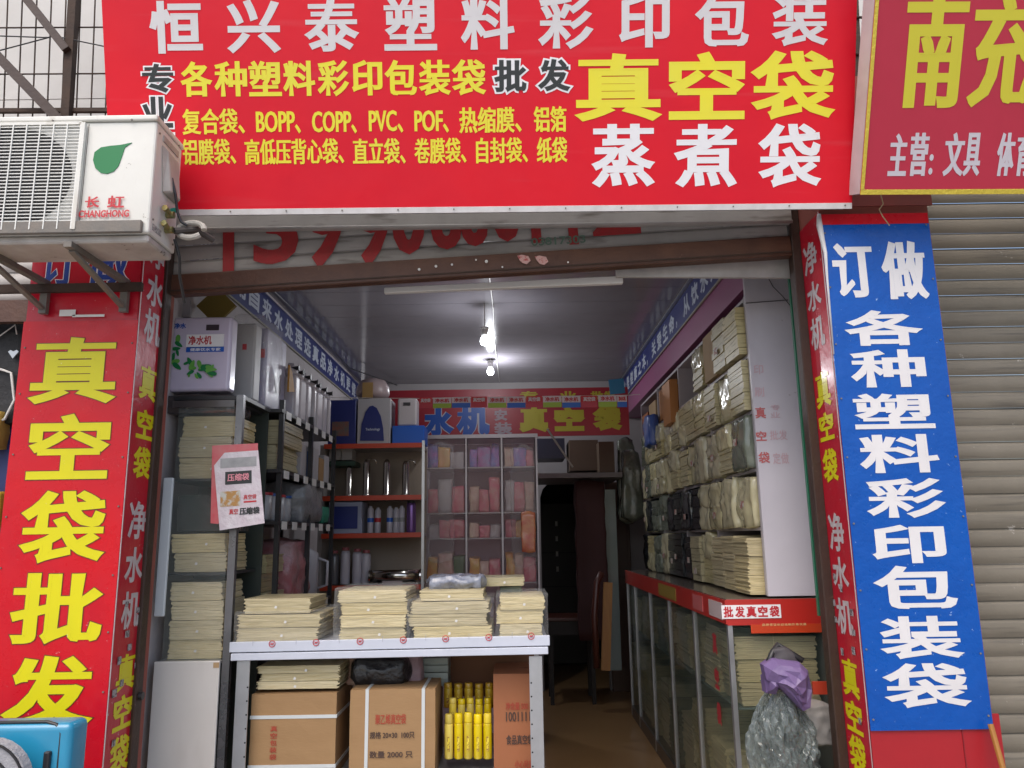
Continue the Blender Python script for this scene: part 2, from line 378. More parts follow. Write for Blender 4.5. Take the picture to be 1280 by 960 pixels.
# upper facade wall, gap above the shutters
sp('upper_wall', B().box(-4, FY+.1, 3.62, 4, FY+.25, 6.0), plaster)
sp('upper_wall', B().box(-4, FY+.1, 3.02, -1.72, FY+.25, 3.615), plaster)
sp('lintel_box', B().box(-1.53, FY+.07, 3.12, 1.33, FY+.3, 3.615), steel_dark)
PF = 3.05
sp('pillar', B().box(-1.985, PF, 0, -1.525, FY+.055, 3.12), mat('pillar_plaster', (.3, .08, .06), .8, col2=(.22, .07, .05), vs=3))
sp('pillar', B().box(1.305, PF, 0, 1.760, FY+.055, 3.45), MATS['pillar_plaster'])
g = at(1068, 262, PF)
sp('pillar_capping', B().box(1.300, PF-.012, 2.84, 1.776, PF-.002, 3.1), mat('redbrown_board', (.24, .045, .035), .6, col2=(.18, .05, .04), vs=6))
sp('side_jamb', B().box(-1.70, FY+.02, 0, -1.53, FY+.06, 3.3), steel_dark)
sp('side_jamb', B().box(1.34, FY+.06, 0, 1.7, FY+.10, 3.3), steel_dark)
# ------------------------------------------------------------------ shutter frame posts and hoisted shutter
fr = thing('steel_doorway', 'rust brown steel frame of the open shutter around the shop doorway', 'door frame', (0, FY, 0))
part(fr, 'guide_rail', B().box(-1.580, FY-.07, 0, -1.507, FY-.01, 3.2).bevel(.004, 1), steel_post)
part(fr, 'guide_rail', B().box(1.262, FY-.03, 0, 1.304, FY+.03, 3.2).bevel(.004, 1), steel_post)
part(fr, 'knob', B().tube([(-1.506, FY-.04, .90), (-1.492, FY-.04, .90)], .016, 10), rackblack)
sh = thing('roller_shutter', 'raised grey roller shutter hanging crooked under the big sign, daubed with red digits', 'roller shutter', (-1.5, FY, 2.8))
L0 = at(215, 358, FY); R0p = at(987, 309, FY); bd = (R0p-L0).normalized(); bn = Vector((-bd.z, 0, bd.x))
def slat_profile(h, d, n=6):
    return [(-d*math.sin(math.pi*i/n)*(.85+.15*math.cos(math.pi*i/n)), h*i/n) for i in range(n+1)]
def slat(bm, a, bdir, length, nrm, h, d=.012):
    pr = slat_profile(h*.9, d) + [(.004, h*.9), (.004, h)]
    r0 = [bm.b.verts.new(a+Vector((0, y, 0))+nrm*zz) for y, zz in pr]
    r1 = [bm.b.verts.new(a+bdir*length+Vector((0, y, 0))+nrm*zz) for y, zz in pr]
    for i in range(len(pr)-1): bm.b.faces.new((r0[i], r1[i], r1[i+1], r0[i+1]))
ln = (R0p-L0).length
for i in range(6):
    b = B(); slat(b, L0+bn*(.048+i*.072)+Vector((0, .004, 0)), bd, ln, bn, .072, .005); part(sh, 'slat', b, slat_grey, smooth=True)
bm_ = B().hexa([L0-bn*.047+Vector((0, -.025, 0)), R0p-bn*.047+Vector((0, -.025, 0)), R0p-bn*.047+Vector((0, .03, 0)), L0-bn*.047+Vector((0, .03, 0)),
             L0+bn*.047+Vector((0, -.025, 0)), R0p+bn*.047+Vector((0, -.025, 0)), R0p+bn*.047+Vector((0, .03, 0)), L0+bn*.047+Vector((0, .03, 0))]).bevel(.004, 1)
bb = part(sh, 'bottom_bar', bm_, steel_brown)
lip = part(sh, 'bar_lip', B().bar(L0-bn*.03+Vector((0, -.027, 0)), R0p-bn*.03+Vector((0, -.027, 0)), .004, .006), steel_dark)
for px, py, rr in ((608, 327, .007), (628, 334, .004), (710, 328, .004), (595, 325, .004), (565, 331, .005), (524, 337, .006), (545, 333, .006)):
    p = at(px, py, FY-.03); part(sh, 'bolt', B().tube([p, p+Vector((0, -.004, 0))], rr, 8), white_pl)
for px, py in ((655, 325), (677, 326)):
    p = at(px, py, FY-.028)
    part(sh, 'torn_sticker', B().poly([(-.03, .02), (-.01, .025), (.02, .018), (.03, -.004), (.012, -.02), (-.008, -.014), (-.02, .0)], lambda u, v, w, p=p: (p.x+u, p.y-w, p.z+v), .001), mat('pink_paper', (.55, .33, .3), .8, wear_or_glint=(.4, .08, .08), ws=60, wt=.55))
ss = Surf(L0+Vector((0, -.0055, 0)), bd, bn)
ps = thing('_', '', ''); bpy.data.objects.remove(ps)
# painted digits as raised paint on the slats (parented to the shutter through its own plane)
def child_plane(t, surf):
    return surf
def letter_on(t, surf, items, m, r, z, name='lettering', rot=0., space=1.):
    o = letter(t, items, m, r, z, name, space, rot)
    o.matrix_local = Matrix.Translation(-Vector(t.location)) @ surf.mw(); return o
x = 272; its = []
for ch, cx, w2, y0, y1 in (('1', 286, 14, 205, 340), ('3', 345, 56, 240, 330), ('9', 405, 48, 235, 334), ('9', 465, 44, 232, 332), ('0', 510, 42, 232, 318), ('8', 557, 38, 230, 312), ('8', 592, 34, 228, 308), ('0', 632, 36, 226, 302), ('1', 668, 12, 222, 304), ('1', 714, 12, 218, 306), ('2', 768, 60, 220, 294)):
    rc = ss.rect(cx-w2/2, y0, cx+w2/2, y1); its.append((ch, *rc))
letter_on(sh, ss, its, paint_red, .012, .002)
small_ink = mat('stencil_green', (.12, .2, .15), .6)
letter_on(sh, ss, [('03817303', *ss.rect(664, 296, 732, 306))], small_ink, .001, .004)
hood = thing('shutter_hood', 'plain grey metal hood running level above the crooked shutter slats', 'shutter hood', (0, FY-.05, 2.9))
a = at(205, 287, FY-.05); c_ = at(990, 277, FY-.05)
part(hood, 'front_panel', B().hexa([(a.x, FY-.05, a.z), (c_.x, FY-.05, c_.z), (c_.x, FY-.01, c_.z), (a.x, FY-.01, a.z), (a.x, FY-.05, 3.3), (c_.x, FY-.05, 3.3), (c_.x, FY-.01, 3.3), (a.x, FY-.01, 3.3)]), slat_grey)
part(hood, 'rolled_edge', B().tube([(a.x, FY-.052, a.z), (c_.x, FY-.052, c_.z)], .008, 8), slat_grey, smooth=True)
# white boards and batten under the bar
a = at(480, 363, FY+.12); c_ = at(779, 349, FY+.12)
single('lamp_batten', B().hexa([(a.x, FY+.12, a.z-.012), (c_.x, FY+.12, c_.z-.018), (c_.x, FY+.15, c_.z-.018), (a.x, FY+.15, a.z-.012), (a.x, FY+.12, a.z+.014), (c_.x, FY+.12, c_.z+.018), (c_.x, FY+.15, c_.z+.018), (a.x, FY+.15, a.z+.014)]).bevel(.003, 1), white_pl,
       'long cream batten hanging behind the brown shutter bar', 'batten')
a = at(770, 338, FY+.07); c_ = at(992, 334, FY+.07)
single('white_board', B().hexa([(a.x, FY+.07, a.z-.03), (c_.x, FY+.07, c_.z-.05), (c_.x, FY+.09, c_.z-.05), (a.x, FY+.09, a.z-.03), (a.x, FY+.07, a.z+.05), (c_.x, FY+.07, c_.z+.07), (c_.x, FY+.09, c_.z+.07), (a.x, FY+.09, a.z+.05)]), mat('old_white_board', (.5, .48, .46), .6, col2=(.36, .34, .32), vs=9),
       'scuffed white board above the doorway at its right end', 'board')
# ------------------------------------------------------------------ neighbour's closed shutter on the right
ns = thing('roller_shutter', 'closed beige roller shutter with many slats, right of the blue sign', 'roller shutter', (2.4, FY, 0))
b0 = None
for i in range(52):
    z = .02+i*.0742
    q_ = random.uniform(-.0012, .0012); b = B(); slat(b, Vector((1.775, FY+.06+random.uniform(-.002, .002), z)), Vector((1, 0, q_)).normalized(), 1.7, Vector((0, 0, 1)), .0742, .008)
    part(ns, 'slat', b, slat_beige, smooth=True)
# left neighbour: raised shutter, bar and dark shop
nl = thing('roller_shutter', 'short grey end of a raised shutter at the far left, below the air conditioner', 'roller shutter', (-2.4, FY, 2.6))
z0 = at(15, 375, FY).z
for i in range(7):
    b = B(); slat(b, Vector((-3.6, FY+.03, z0+i*.07)), Vector((1, 0, 0)), 1.605, Vector((0, 0, 1)), .07); part(nl, 'slat', b, slat_grey, smooth=True)
part(nl, 'bottom_bar', B().box(-3.6, FY, z0-.10, -1.995, FY+.04, z0), steel_brown)
nb = thing('shop_building', 'dark neighbouring shop opening left of the yellow lettered red pillar', 'shop', (-2.8, FY, 0))
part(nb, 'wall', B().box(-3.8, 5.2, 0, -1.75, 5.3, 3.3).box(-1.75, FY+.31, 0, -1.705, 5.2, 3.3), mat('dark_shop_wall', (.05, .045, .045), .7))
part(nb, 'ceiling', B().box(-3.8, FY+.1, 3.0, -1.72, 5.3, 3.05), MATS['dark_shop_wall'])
# hanging goods there
def hang(x0, y0, x1, y1, Y, m, label, cat, nm, seed=1, extra=None):
    t = thing(nm, label, cat, at((x0+x1)/2, y1, Y)); b = pb(x0, y0, x1, y1, Y, .1)
    part(t, 'body', B().crumple(*b, amp=.006, n=8, sc=8, seed=seed, rnd=.12), m, smooth=True)
    return t, b
kb = mat('black_fabric', (.012, .012, .014), .6, bump=.6, bs=30)
t, b = hang(-60, 405, 27, 530, 3.42, kb, 'black bag with white cord and silver heart hanging at the far left', 'bag', 'hanging_bag', 2)
p0 = at(2, 462, 3.40); p1 = at(14, 466, 3.40); p2 = at(18, 500, 3.40); p3 = at(6, 524, 3.40)
part(t, 'cord', B().tube([at(-8, 461, 3.40), p0, p1, p2, p3, at(-6, 528, 3.4)], .006, 6), white_pl, smooth=True)
part(t, 'cord', B().tube([at(-6, 424, 3.40), at(8, 414, 3.4), at(19, 406, 3.40), at(21, 418, 3.4)], .003, 6), white_pl, smooth=True)
h = at(17, 443, 3.40)
part(t, 'heart', B().poly([(-.024, .012), (-.014, .02), (0, .013), (.014, .02), (.024, .012), (0, -.02)], lambda u, v, w: (h.x+u, h.y-w, h.z+v), .004), alu)
hang(-50, 532, 18, 625, 3.46, mat('navy_bag', (.01, .02, .12), .5), 'navy blue bag hanging low at the far left behind the red pillar', 'bag', 'hanging_bag', 5)
hang(-80, 515, -3, 560, 3.38, mat('yellow_toy', (.6, .42, .1), .6), 'yellow cream pouch at the left picture edge', 'pouch', 'pouch', 7)
hang(-80, 615, -1, 660, 3.40, mat('orange_toy', (.6, .2, .02), .6, col2=(.5, .45, .05), vs=20), 'orange and yellow pouch at the left picture edge, lower one', 'pouch', 'pouch', 9)
# ------------------------------------------------------------------ grille above on the left
gr = thing('window_grille', 'rusty steel security grille in front of the pale upper wall, top left', 'grille', (-2.2, 3.12, 3.2))
GY = 3.12
def gbar(p, q, wd, m=steel_dark, nm='bar', Y=GY, round_=False):
    a, b = at(*p, Y), at(*q, Y)
    d = (b-a); a = a-d*.25; b = b+d*.02
    part(gr, nm, B().tube([a, b], wd/2, 6) if round_ else B().bar(a, b, wd, wd), m)
for i in range(-3, 9):   # thin vertical rods
    xt = 12+i*18.2; gbar((xt, -60), (xt-8, 152), .0065, nm='rod', Y=GY-.01, round_=True)
for y in (35, 93):
    a = at(-40, y, GY-.018); b_ = at(135, y-1, GY-.018); part(gr, 'rod', B().tube([a, b_], .0035, 6), steel_dark)
a = at(-40, 139, GY-.02); b_ = at(136, 138, GY-.02); part(gr, 'rail', B().bar(a, b_, .018), steel_dark)
gbar((94, -20), (83, 152), .036, steel_dark, 'post', GY-.035)
gbar((30, -5), (83, 62), .034, steel_post, 'brace', GY-.06)
gbar((-5, 68), (74, 150), .040, steel_post, 'brace', GY-.08)
for (p, q) in (((0, 63), (68, 45)), ((68, 45), (130, 58)), ((0, 45), (60, 47))):
    part(gr, 'wire', B().tube([at(*p, GY-.05), at(*q, GY-.05)], .003, 5), rackblack)
# strip of grille between the two big signs
g2 = thing('window_grille', 'narrow glimpse of dark grille between the two shop signs', 'grille', (1.45, 3.15, 3.1))
for y in (20, 66, 113, 158):
    part(g2, 'rod', B().tube([at(1040, y, 3.15), at(1120, y+4, 3.15)], .006, 6), steel_dark)
part(g2, 'post', B().bar(at(1078, 240, 3.17), at(1066, -30, 3.17), .03), steel_dark)
# ================================================================== MAIN SIGN
TL = R(15.6)
so_ = at(600, 262, 2.95)
MS = Surf((so_.x, 2.95, so_.z), (1, 0, -.006), (0, -math.sin(TL), math.cos(TL)))
ms = thing('shop_sign', 'wide red banner sign with white and yellow Chinese lettering over the doorway', 'shop sign', mw=MS.mw())
ul = MS.hit(134, 145)[0]; ur = MS.hit(1066.5, 200)[0]
flat(ms, 'frame', ul+.01, -.004, ur-.01, .92, alu, -.07, -.004)
flat(ms, 'banner', ul, -.010, ur, .93, vinyl_red, -.004, 0)
flat(ms, 'hem', ul+.001, -.012, ur-.001, .012, hem, .0002, .0022, .0008)
row = lambda s, lst, y0, y1, dy=0: [(c, *s.rect(x0, y0+dy*i, x1, y1+dy*i)) for i, (c, x0, x1) in enumerate(lst)]
letter(ms, row(MS, [('恒', 187, 253), ('兴', 284, 350), ('泰', 381, 448), ('塑', 480, 546), ('料', 576, 643), ('彩', 673, 741), ('印', 774, 837), ('包', 869, 936), ('装', 966, 1034)], 1, 67, -1.25), ink_white, (.0072, .0052))
letter(ms, row(MS, [('各', 226, 265), ('种', 268, 309), ('塑', 311, 352), ('料', 354, 394), ('彩', 397, 436), ('印', 440, 478), ('包', 481, 521), ('装', 524, 563), ('袋', 565, 607)], 77, 121, -.3), ink_yellow, (.0048, .0034))
pf = [('批', *MS.rect(618, 75, 658, 115)), ('发', *MS.rect(673, 74, 712, 114))]
letter(ms, pf, ink_bright, .0118, .0012, inset=.0045); letter(ms, pf, ink_black, .0045, .0020)
zy = [('专', *MS.rect(178, 80, 217, 116)), ('业', *MS.rect(178, 121, 216, 160)), ('订', *MS.rect(178, 165, 218, 202)), ('做', *MS.rect(179, 207, 220, 244))]
letter(ms, zy, ink_bright, .0105, .0012, inset=.0045); letter(ms, zy, ink_black, .0045, .0020)
letter(ms, row(MS, [('真', 720, 826), ('空', 836, 931), ('袋', 939, 1043)], 67, 151, -1.5), ink_yellow, (.0135, .0072))
letter(ms, row(MS, [('蒸', 740, 818), ('煮', 843, 921), ('袋', 948, 1026)], 155, 233), ink_bright, (.0098, .0058))
r3 = [('复合袋、', 228, 306, 136), ('BOPP、', 320, 376, 139), ('COPP、', 390, 446, 139), ('PVC、', 461, 504, 138), ('POF、', 518, 561, 138), ('热缩膜、', 574, 652, 134), ('铝箔', 667, 708, 133)]
letter(ms, [(s_, *MS.rect(a, y, b, y+(32 if s_[0] > 'z' else 28))) for s_, a, b, y in r3], ink_yellow, (.0026, .0018))
r4 = [('铝膜袋、', 228, 295), ('高低压背心袋、', 306, 430), ('直立袋、', 441, 507), ('卷膜袋、', 518, 583), ('自封袋、', 595, 660), ('纸袋', 671, 709)]
letter(ms, row(MS, r4, 174, 206, -.5), ink_yellow, (.0024, .0016))
# ================================================================== RIGHT SIGN
TL2 = R(22); o2 = at(1075, 241, 2.85)
RS = Surf((o2.x, 2.85, o2.z), (1, 0, -.012), (0, -math.sin(TL2), math.cos(TL2)))
rs = thing('shop_sign', 'faded red stationery shop sign with gold edge, cut off at the top right', 'shop sign', mw=RS.mw())
flat(rs, 'side_frame', -.002, -.004, .012, .9, mat('sign_side_grey', (.62, .60, .60), .4, col2=(.45, .43, .42), vs=5), -.10, -.003)
flat(rs, 'back_box', .013, 0, 1.6, .9, alu, -.10, -.004)
flat(rs, 'banner', 0, -.004, 1.6, .9, vinyl_red_far, -.003, 0)
flat(rs, 'gold_edge', 0, -.008, 1.6, .012, gold, .0005, .005, .001)
flat(rs, 'gold_edge', 0, .0125, .014, .9, gold, .0005, .005, .001)
letter(rs, [('南', *RS.rect(1130, -14, 1207, 135)), ('充', *RS.rect(1214, -14, 1296, 134))], mat('ink_yellow_faded', (.62, .56, .035), .45), (.013, .006))
letter(rs, [('主', *RS.rect(1111, 167, 1134, 220)), ('营', *RS.rect(1137, 166, 1160, 220)), (':', *RS.rect(1161, 193, 1166, 218)), ('文', *RS.rect(1180, 166, 1205, 220)), ('具', *RS.rect(1205, 166, 1226, 220)), ('体', *RS.rect(1246, 166, 1268, 220)), ('育', *RS.rect(1270, 166, 1293, 220))], mat('ink_white_faded', (.60, .56, .60), .5), (.0045, .003))
t = thing('string', 'loose tan string dangling below the gold edged sign', 'string', at(1100, 250, 3.0))
part(t, 'loop', B().tube([at(1100, 240, 2.98), at(1104, 255, 2.98), at(1099, 262, 2.98), at(1103, 270, 2.98), at(1112, 282, 2.99)], .0025, 5), mat('tan_string', (.4, .3, .17), .8))
# ================================================================== PILLAR SIGNS
LP = Surf((-1.985, PF-.014, 1.0), (1, 0, 0), (0, 0, 1))
lp = thing('pillar_sign', 'tall red pillar banner reading in huge yellow characters, left of the doorway', 'pillar sign', mw=LP.mw())
ux0, vx0 = LP.hit(30, 402); ux1, vx1 = LP.hit(170, 398)
flat(lp, 'banner', -.004, -1, .463, vx0, vinyl_pil, -.010, 0)
big = [('真', 40, 422, 146, 504), ('空', 36, 518, 137, 599), ('袋', 26, 614, 132, 702), ('批', 14, 716, 129, 804), ('发', 5, 820, 117, 908)]
bi = [(c, *LP.rect(a, b, d, e)) for c, a, b, d, e in big]
letter(lp, bi, ink_brown, (.0168, .0100), .0012, inset=(.0135, .0068)); letter(lp, bi, ink_yellow2, (.0135, .0068), .0020)
OP = Surf((-1.985, PF-.006, 1.0), (1, 0, 0), (0, 0, 1))
op = thing('pillar_sign', 'older red banner piece with cut off blue characters just under the air conditioner', 'pillar sign', mw=OP.mw())
flat(op, 'banner', 0, vx0-.03, .455, vx0+.55, vinyl_side, -.005, 0)
bi = [('订', *OP.rect(52, 296, 96, 358)), ('做', *OP.rect(108, 296, 164, 357))]
letter(op, bi, ink_bright, .0075, .0012, inset=.004); letter(op, bi, ink_blue, .004, .0020)
flat(op, 'paper_tape', *OP.rect(76, 388, 96, 396), white_pl, .009, .010); flat(op, 'paper_tape', *OP.rect(92, 394, 132, 397), white_pl, .009, .010)
# inner side strips
def side(o, u, label, items, zt):
    SS = Surf(o, u, (0, 0, 1)); t = thing('side_banner', label, 'banner', mw=SS.mw())
    wd = FY-PF
    flat(t, 'banner', 0, -1, wd, zt-1.0, vinyl_side, 0, .003)
    flat(t, 'piping', .001, -1, .006, zt-1.0, hem, .0032, .005); flat(t, 'piping', wd-.007, -1, wd-.002, zt-1.0, hem, .0032, .005)
    wh, ye = [], []
    for c, px, py, hpx in items:
        a = SS.hit(px, py-hpx/2)[1]; b = SS.hit(px, py+hpx/2)[1]
        (ye if c in '真空袋' else wh).append((c, .05, b, wd-.055, a))
    letter(t, wh, mat('ink_silver', (.62, .58, .58), .4, col2=(.45, .38, .38), vs=25), .0045, .0042); letter(t, ye, ink_yellow2, (.006, .0045), .0042)
    rng = random.Random(len(label)); scuff(t, .02, -.25, wd-.05, .35, 9, mat('torn_label', (.35, .33, .34), .6, wear_or_glint=(.12, .1, .1), ws=80, wt=.5), .0062, rng, 'torn_label')
    return t
side((-1.5245, PF-.012, 1.0), (0, 1, 0), 'narrow red strip with small white and yellow characters on the left doorway pillar', [('净', 192, 312, 44), ('水', 190, 362, 42), ('机', 187, 408, 44), ('真', 181, 478, 44), ('空', 177, 530, 38), ('袋', 174, 578, 40), ('净', 168, 650, 48), ('水', 165, 706, 44), ('机', 162, 762, 46), ('真', 156, 840, 44), ('空', 152, 890, 42), ('袋', 149, 942, 44)], at(190, 300, 3.2).z)
side((1.3045, FY, 1.0), (0, -1, 0), 'narrow red strip with small white and yellow characters on the right doorway pillar', [('净', 1012, 324, 42), ('水', 1017, 371, 38), ('机', 1022, 416, 42), ('真', 1027, 488, 46), ('空', 1031, 534, 36), ('袋', 1037, 582, 42), ('净', 1044, 665, 48), ('水', 1049, 716, 40), ('机', 1055, 770, 44), ('真', 1061, 846, 46), ('空', 1067, 895, 38), ('袋', 1073, 943, 44)], at(1010, 282, 3.2).z)
BS = Surf((1.297, PF-.020, 1.0), (1, 0, 0), (0, 0, 1))
bs = thing('pillar_sign', 'tall bright blue pillar banner with white characters, right of the doorway', 'pillar sign', mw=BS.mw())
t0 = BS.hit(1030, 268)[1]; t1 = BS.hit(1030, 281)[1]; t2 = BS.hit(1130, 913)[1]; wd = BS.hit(1162, 285)[0]
flat(bs, 'top_band', 0, t1, wd-.002, t0, vinyl_pil, -.006, .0005)
flat(bs, 'banner', .0, t2, wd, t1-.0005, vinyl_blue, -.006, 0)
part(bs, 'folded_edge', B().tube([(-.004, t0, .0), (-.008, t0-.05, .004), (-.002, t0-.12, .006), (.006, t0-.17, .002), (.004, t0-.28, 0), (.0, t0-.6, 0)], [.008, .013, .01, .008, .005, .003], 8), hem, smooth=True, world=False)
letter(bs, [(c, *BS.rect(a, b, d, e)) for c, a, b, d, e in [('订', 1041, 304, 1092, 372), ('做', 1102, 302, 1158, 374), ('各', 1057, 388, 1151, 432), ('种', 1063, 437, 1157, 484), ('塑', 1067, 492, 1167, 536), ('料', 1074, 543, 1173, 591), ('彩', 1083, 598, 1180, 647), ('印', 1090, 656, 1182, 704), ('包', 1093, 707, 1195, 761), ('装', 1101, 770, 1201, 823), ('袋', 1105, 829, 1210, 884)]], ink_white, (.0095, .0046))
rn = random.Random(12)
for q in range(9):
    for uu in (.012, wd-.014):
        v_ = t2+.04+(t1-t2-.06)*q/8+rn.uniform(-.02, .02)
        part(bs, 'nail', B().tube([(uu, v_, .0005), (uu, v_, .004)], .0035, 8), bracket, world=False)
for q in range(7):
    for uu in (.014, .447):
        v_ = -.05+(vx0-.0)*q/6.2+rn.uniform(-.02, .02)
        part(lp, 'nail', B().tube([(uu, v_, .0005), (uu, v_, .004)], .0035, 8), bracket, world=False)
for q in range(14):
    uu = ul+.03+(ur-ul-.06)*q/13; part(ms, 'nail', B().tube([(uu, .002, .003), (uu, .002, .006)], .003, 8), bracket, world=False)
RB = Surf((1.298, PF-.012, 1.0), (1, 0, 0), (0, 0, 1))
rb = thing('pillar_sign', 'plain red banner showing below the blue one on the right pillar', 'pillar sign', mw=RB.mw())
flat(rb, 'banner', 0, -1, .480, t2+.05, mat('vinyl_dull_red', (.36, .008, .014), .4, col2=(.30, .008, .014), vs=3, bump=.3, bs=4), -.008, 0)
part(rb, 'crease', B().box(.335, -1, .0, .338, t2-.003, .003), mat('crease_dark', (.2, .01, .015), .5), world=False)
a = at(1238, 905, 3.0); c_ = at(1262, 990, 2.95)
single('bamboo_stick', B().tube([a, c_], .010, 8), wood_o, 'thin orange stick leaning at the foot of the right red banner', 'stick')
# ================================================================== AIR CONDITIONER
AY, AX = 2.60, -1.295
zt_ = at(100, 148, AY).z; zb_ = at(100, 291, AY).z
ac = thing('air_conditioner', 'dusty white outdoor air conditioner unit on brackets at top left', 'air conditioner', (-1.7, 2.75, zb_))
part(ac, 'casing', B().box(-2.12, AY+.006, zb_, AX, AY+.225, zt_-.012).bevel(.008, 2), ac_white)
part(ac, 'top_cover', B().box(-2.128, AY-.004, zt_-.0115, AX+.004, AY+.23, zt_+.010).bevel(.005, 2), ac_white)
part(ac, 'base_rail', B().box(-2.12, AY-.012, zb_-.004, AX-.02, AY+.005, zb_+.042).bevel(.003, 1), bracket)
part(ac, 'underside', B().box(-2.11, AY+.02, zb_-.03, AX-.006, AY+.215, zb_-.001).bevel(.006, 1), ac_dirty)
gx1 = at(98, 220, AY).x; gz0 = at(60, 288, AY).z; gz1 = at(60, 158, AY).z; gx0 = -2.11
part(ac, 'fan_recess', B().box(gx0, AY+.001, gz0, gx1, AY+.0055, gz1), mat('grille_back', (.52, .52, .49), .5))
# fan opening: dark disc with blades
fc = at(4, 222, AY); fr_ = abs(at(90, 222, AY).x-fc.x)
n = 36
part(ac, 'fan_opening', B().poly([(fr_*math.cos(2*math.pi*i/n), min(fr_, (gz1-gz0)/2*1.0)*math.sin(2*math.pi*i/n)*1.0) for i in range(n)], lambda u, v, w: (max(gx0+.002, fc.x+u), AY-.0002-w, (gz0+gz1)/2+v), .0008), dark)
gb = B()
nb_ = 31
for i in range(nb_):
    z = gz0+(gz1-gz0)*(i+.5)/nb_; gb.box(gx0, AY-.010, z-.0016, gx1, AY-.006, z+.0016)
k = 0; xx = gx1
while xx > gx0:
    gb.box(xx-.004, AY-.0135, gz0, xx, AY-.0102, gz1); xx -= .0495
part(ac, 'grille', gb, mat('grille_white', (.70, .70, .66), .4))
part(ac, 'grille_frame', B().box(gx1+.0005, AY-.015, gz0-.002, gx1+.014, AY-.0005, gz1+.006).box(gx0, AY-.012, gz1+.0005, gx1, AY-.0005, gz1+.012), ac_white)
AS = Surf((AX, AY+.003, zb_), (1, 0, 0), (0, 0, 1))
def ap(name, b, m): return part(ac, name, b, m)
def asf(pts): return [AS.hit(x, y) for x, y in pts]
leaf = asf([(165, 178), (156, 184), (152, 196), (148, 207), (142, 214), (134, 217), (126, 216), (119, 210), (116, 200), (118, 190), (126, 184), (138, 182), (150, 181)])
toW = lambda u, v, w: (AX+u, AY+.0055-w, zb_+v)
ap('leaf_emblem', B().poly(leaf, toW, .002), leafg)
def lett_ac(items, m, r): 
    o = letter(ac, items, m, r, .0035); o.matrix_local = Matrix.Translation(-Vector(ac.location)) @ AS.mw()
lett_ac([('长', *AS.rect(107, 246, 125, 260)), ('虹', *AS.rect(135, 245, 156, 260))], ink_red, .0016)
lett_ac([('CHANGHONG', *AS.rect(99, 263, 162, 272))], ink_red, .0011)
ap('panel_seam', B().box(gx1+.016, AY+.0052, zb_+.05, gx1+.0185, AY+.0058, zt_-.02), bracket)
ap('rating_label', B().box(AX+.0005, AY+.03, zb_+.02, AX+.0015, AY+.10, zb_+.045), mat('label_grey', (.45, .45, .42), .6, col2=(.2, .2, .2), vs=120, va=2))
for y_, z_ in ((.03, .40), (.19, .44), (.03, .06), (.2, .03)): ap('screw', B().tube([(AX, AY+y_, zb_+z_), (AX+.003, AY+y_, zb_+z_)], .004, 8), bracket)
ap('drain_pipe', B().tube([(AX+.02, AY+.17, zb_+.04), (AX+.03, AY+.20, zb_-.02), (AX+.01, AY+.26, zb_-.08), (AX-.0, AY+.34, zb_-.16)], .006, 6), rackblack)
# side details: valve cover, valves, cable
ap('valve_cover', B().hexa([(AX+.001, AY+.08, zb_+.19), (AX+.028, AY+.10, zb_+.2), (AX+.028, AY+.18, zb_+.2), (AX+.001, AY+.20, zb_+.19), (AX+.001, AY+.05, zb_+.37), (AX+.016, AY+.08, zb_+.355), (AX+.016, AY+.17, zb_+.35), (AX+.001, AY+.20, zb_+.37)]).bevel(.004, 1), ac_dirty)
ap('cover_handle', B().box(AX+.0005, AY+.06, zb_+.385, AX+.004, AY+.19, zb_+.41).bevel(.001, 1), ac_dirty)
for dz_ in (.06, .12):
    ap('valve', B().tube([(AX+.002, AY+.13, zb_+dz_), (AX+.03, AY+.13, zb_+dz_)], .014, 8).tube([(AX+.018, AY+.13, zb_+dz_), (AX+.018, AY+.09, zb_+dz_+.005)], .009, 8).tube([(AX+.018, AY+.09, zb_+dz_+.005), (AX+.018, AY+.075, zb_+dz_+.006)], .012, 6), brass)
ap('valve_cap', B().tube([(AX+.004, AY+.16, zb_+.15), (AX+.03, AY+.16, zb_+.155)], .010, 8), mat('teal_cap', (.02, .3, .22), .5))
ap('cable', B().tube([(AX+.02, AY+.11, zb_+.26), (AX+.034, AY+.12, zb_+.2), (AX+.036, AY+.14, zb_+.14), (AX+.05, AY+.15, zb_+.10), (AX+.07, AY+.16, zb_+.09)], .0055, 6), rackblack)
lp_ = [Vector((AX+.08+.05*math.cos(t_), AY+.17+.01*math.sin(t_), zb_+.075+.034*math.sin(t_))) for t_ in [i*math.pi/9 for i in range(0, 17)]]
ap('insulated_pipe', B().tube(lp_, .011, 8), mat('grey_foam', (.40, .38, .34), .7, bump=.5, bs=60))
ap('insulated_pipe', B().tube([(AX+.03, AY+.14, zb_+.06), (AX+.09, AY+.2, zb_+.09), (AX+.13, AY+.26, zb_+.07)], .013, 8), mat('dark_foam', (.06, .05, .045), .7))
for i, (px, py) in enumerate(((66, 151), (165, 150))):
    p = at(px, py, AY-.005); ap('screw', B().tube([p, p+Vector((0, -.003, 0))], .004, 8), bracket)
brk_n = 0
for sx, wz, lb in ((-1.578, at(150, 388, 3.03).z, 'grey steel bracket under the air conditioner, the one nearer the doorway'), (-1.905, at(48, 390, 3.03).z, 'grey steel bracket under the air conditioner, the outer left one')):
    t = thing('wall_bracket', lb, 'bracket', (sx, 3.03, zb_-.03), 'air conditioner brackets')
    part(t, 'arm', B().box(sx-.014, AY+.0, zb_-.052, sx+.014, 3.03, zb_-.031), bracket)
    part(t, 'wall_plate', B().box(sx-.015, 3.012, wz-.01, sx+.015, 3.034, zb_-.053), bracket)
    part(t, 'brace', B().bar((sx, AY+.03, zb_-.055), (sx, 3.01, wz+.01), .022, .012), bracket)
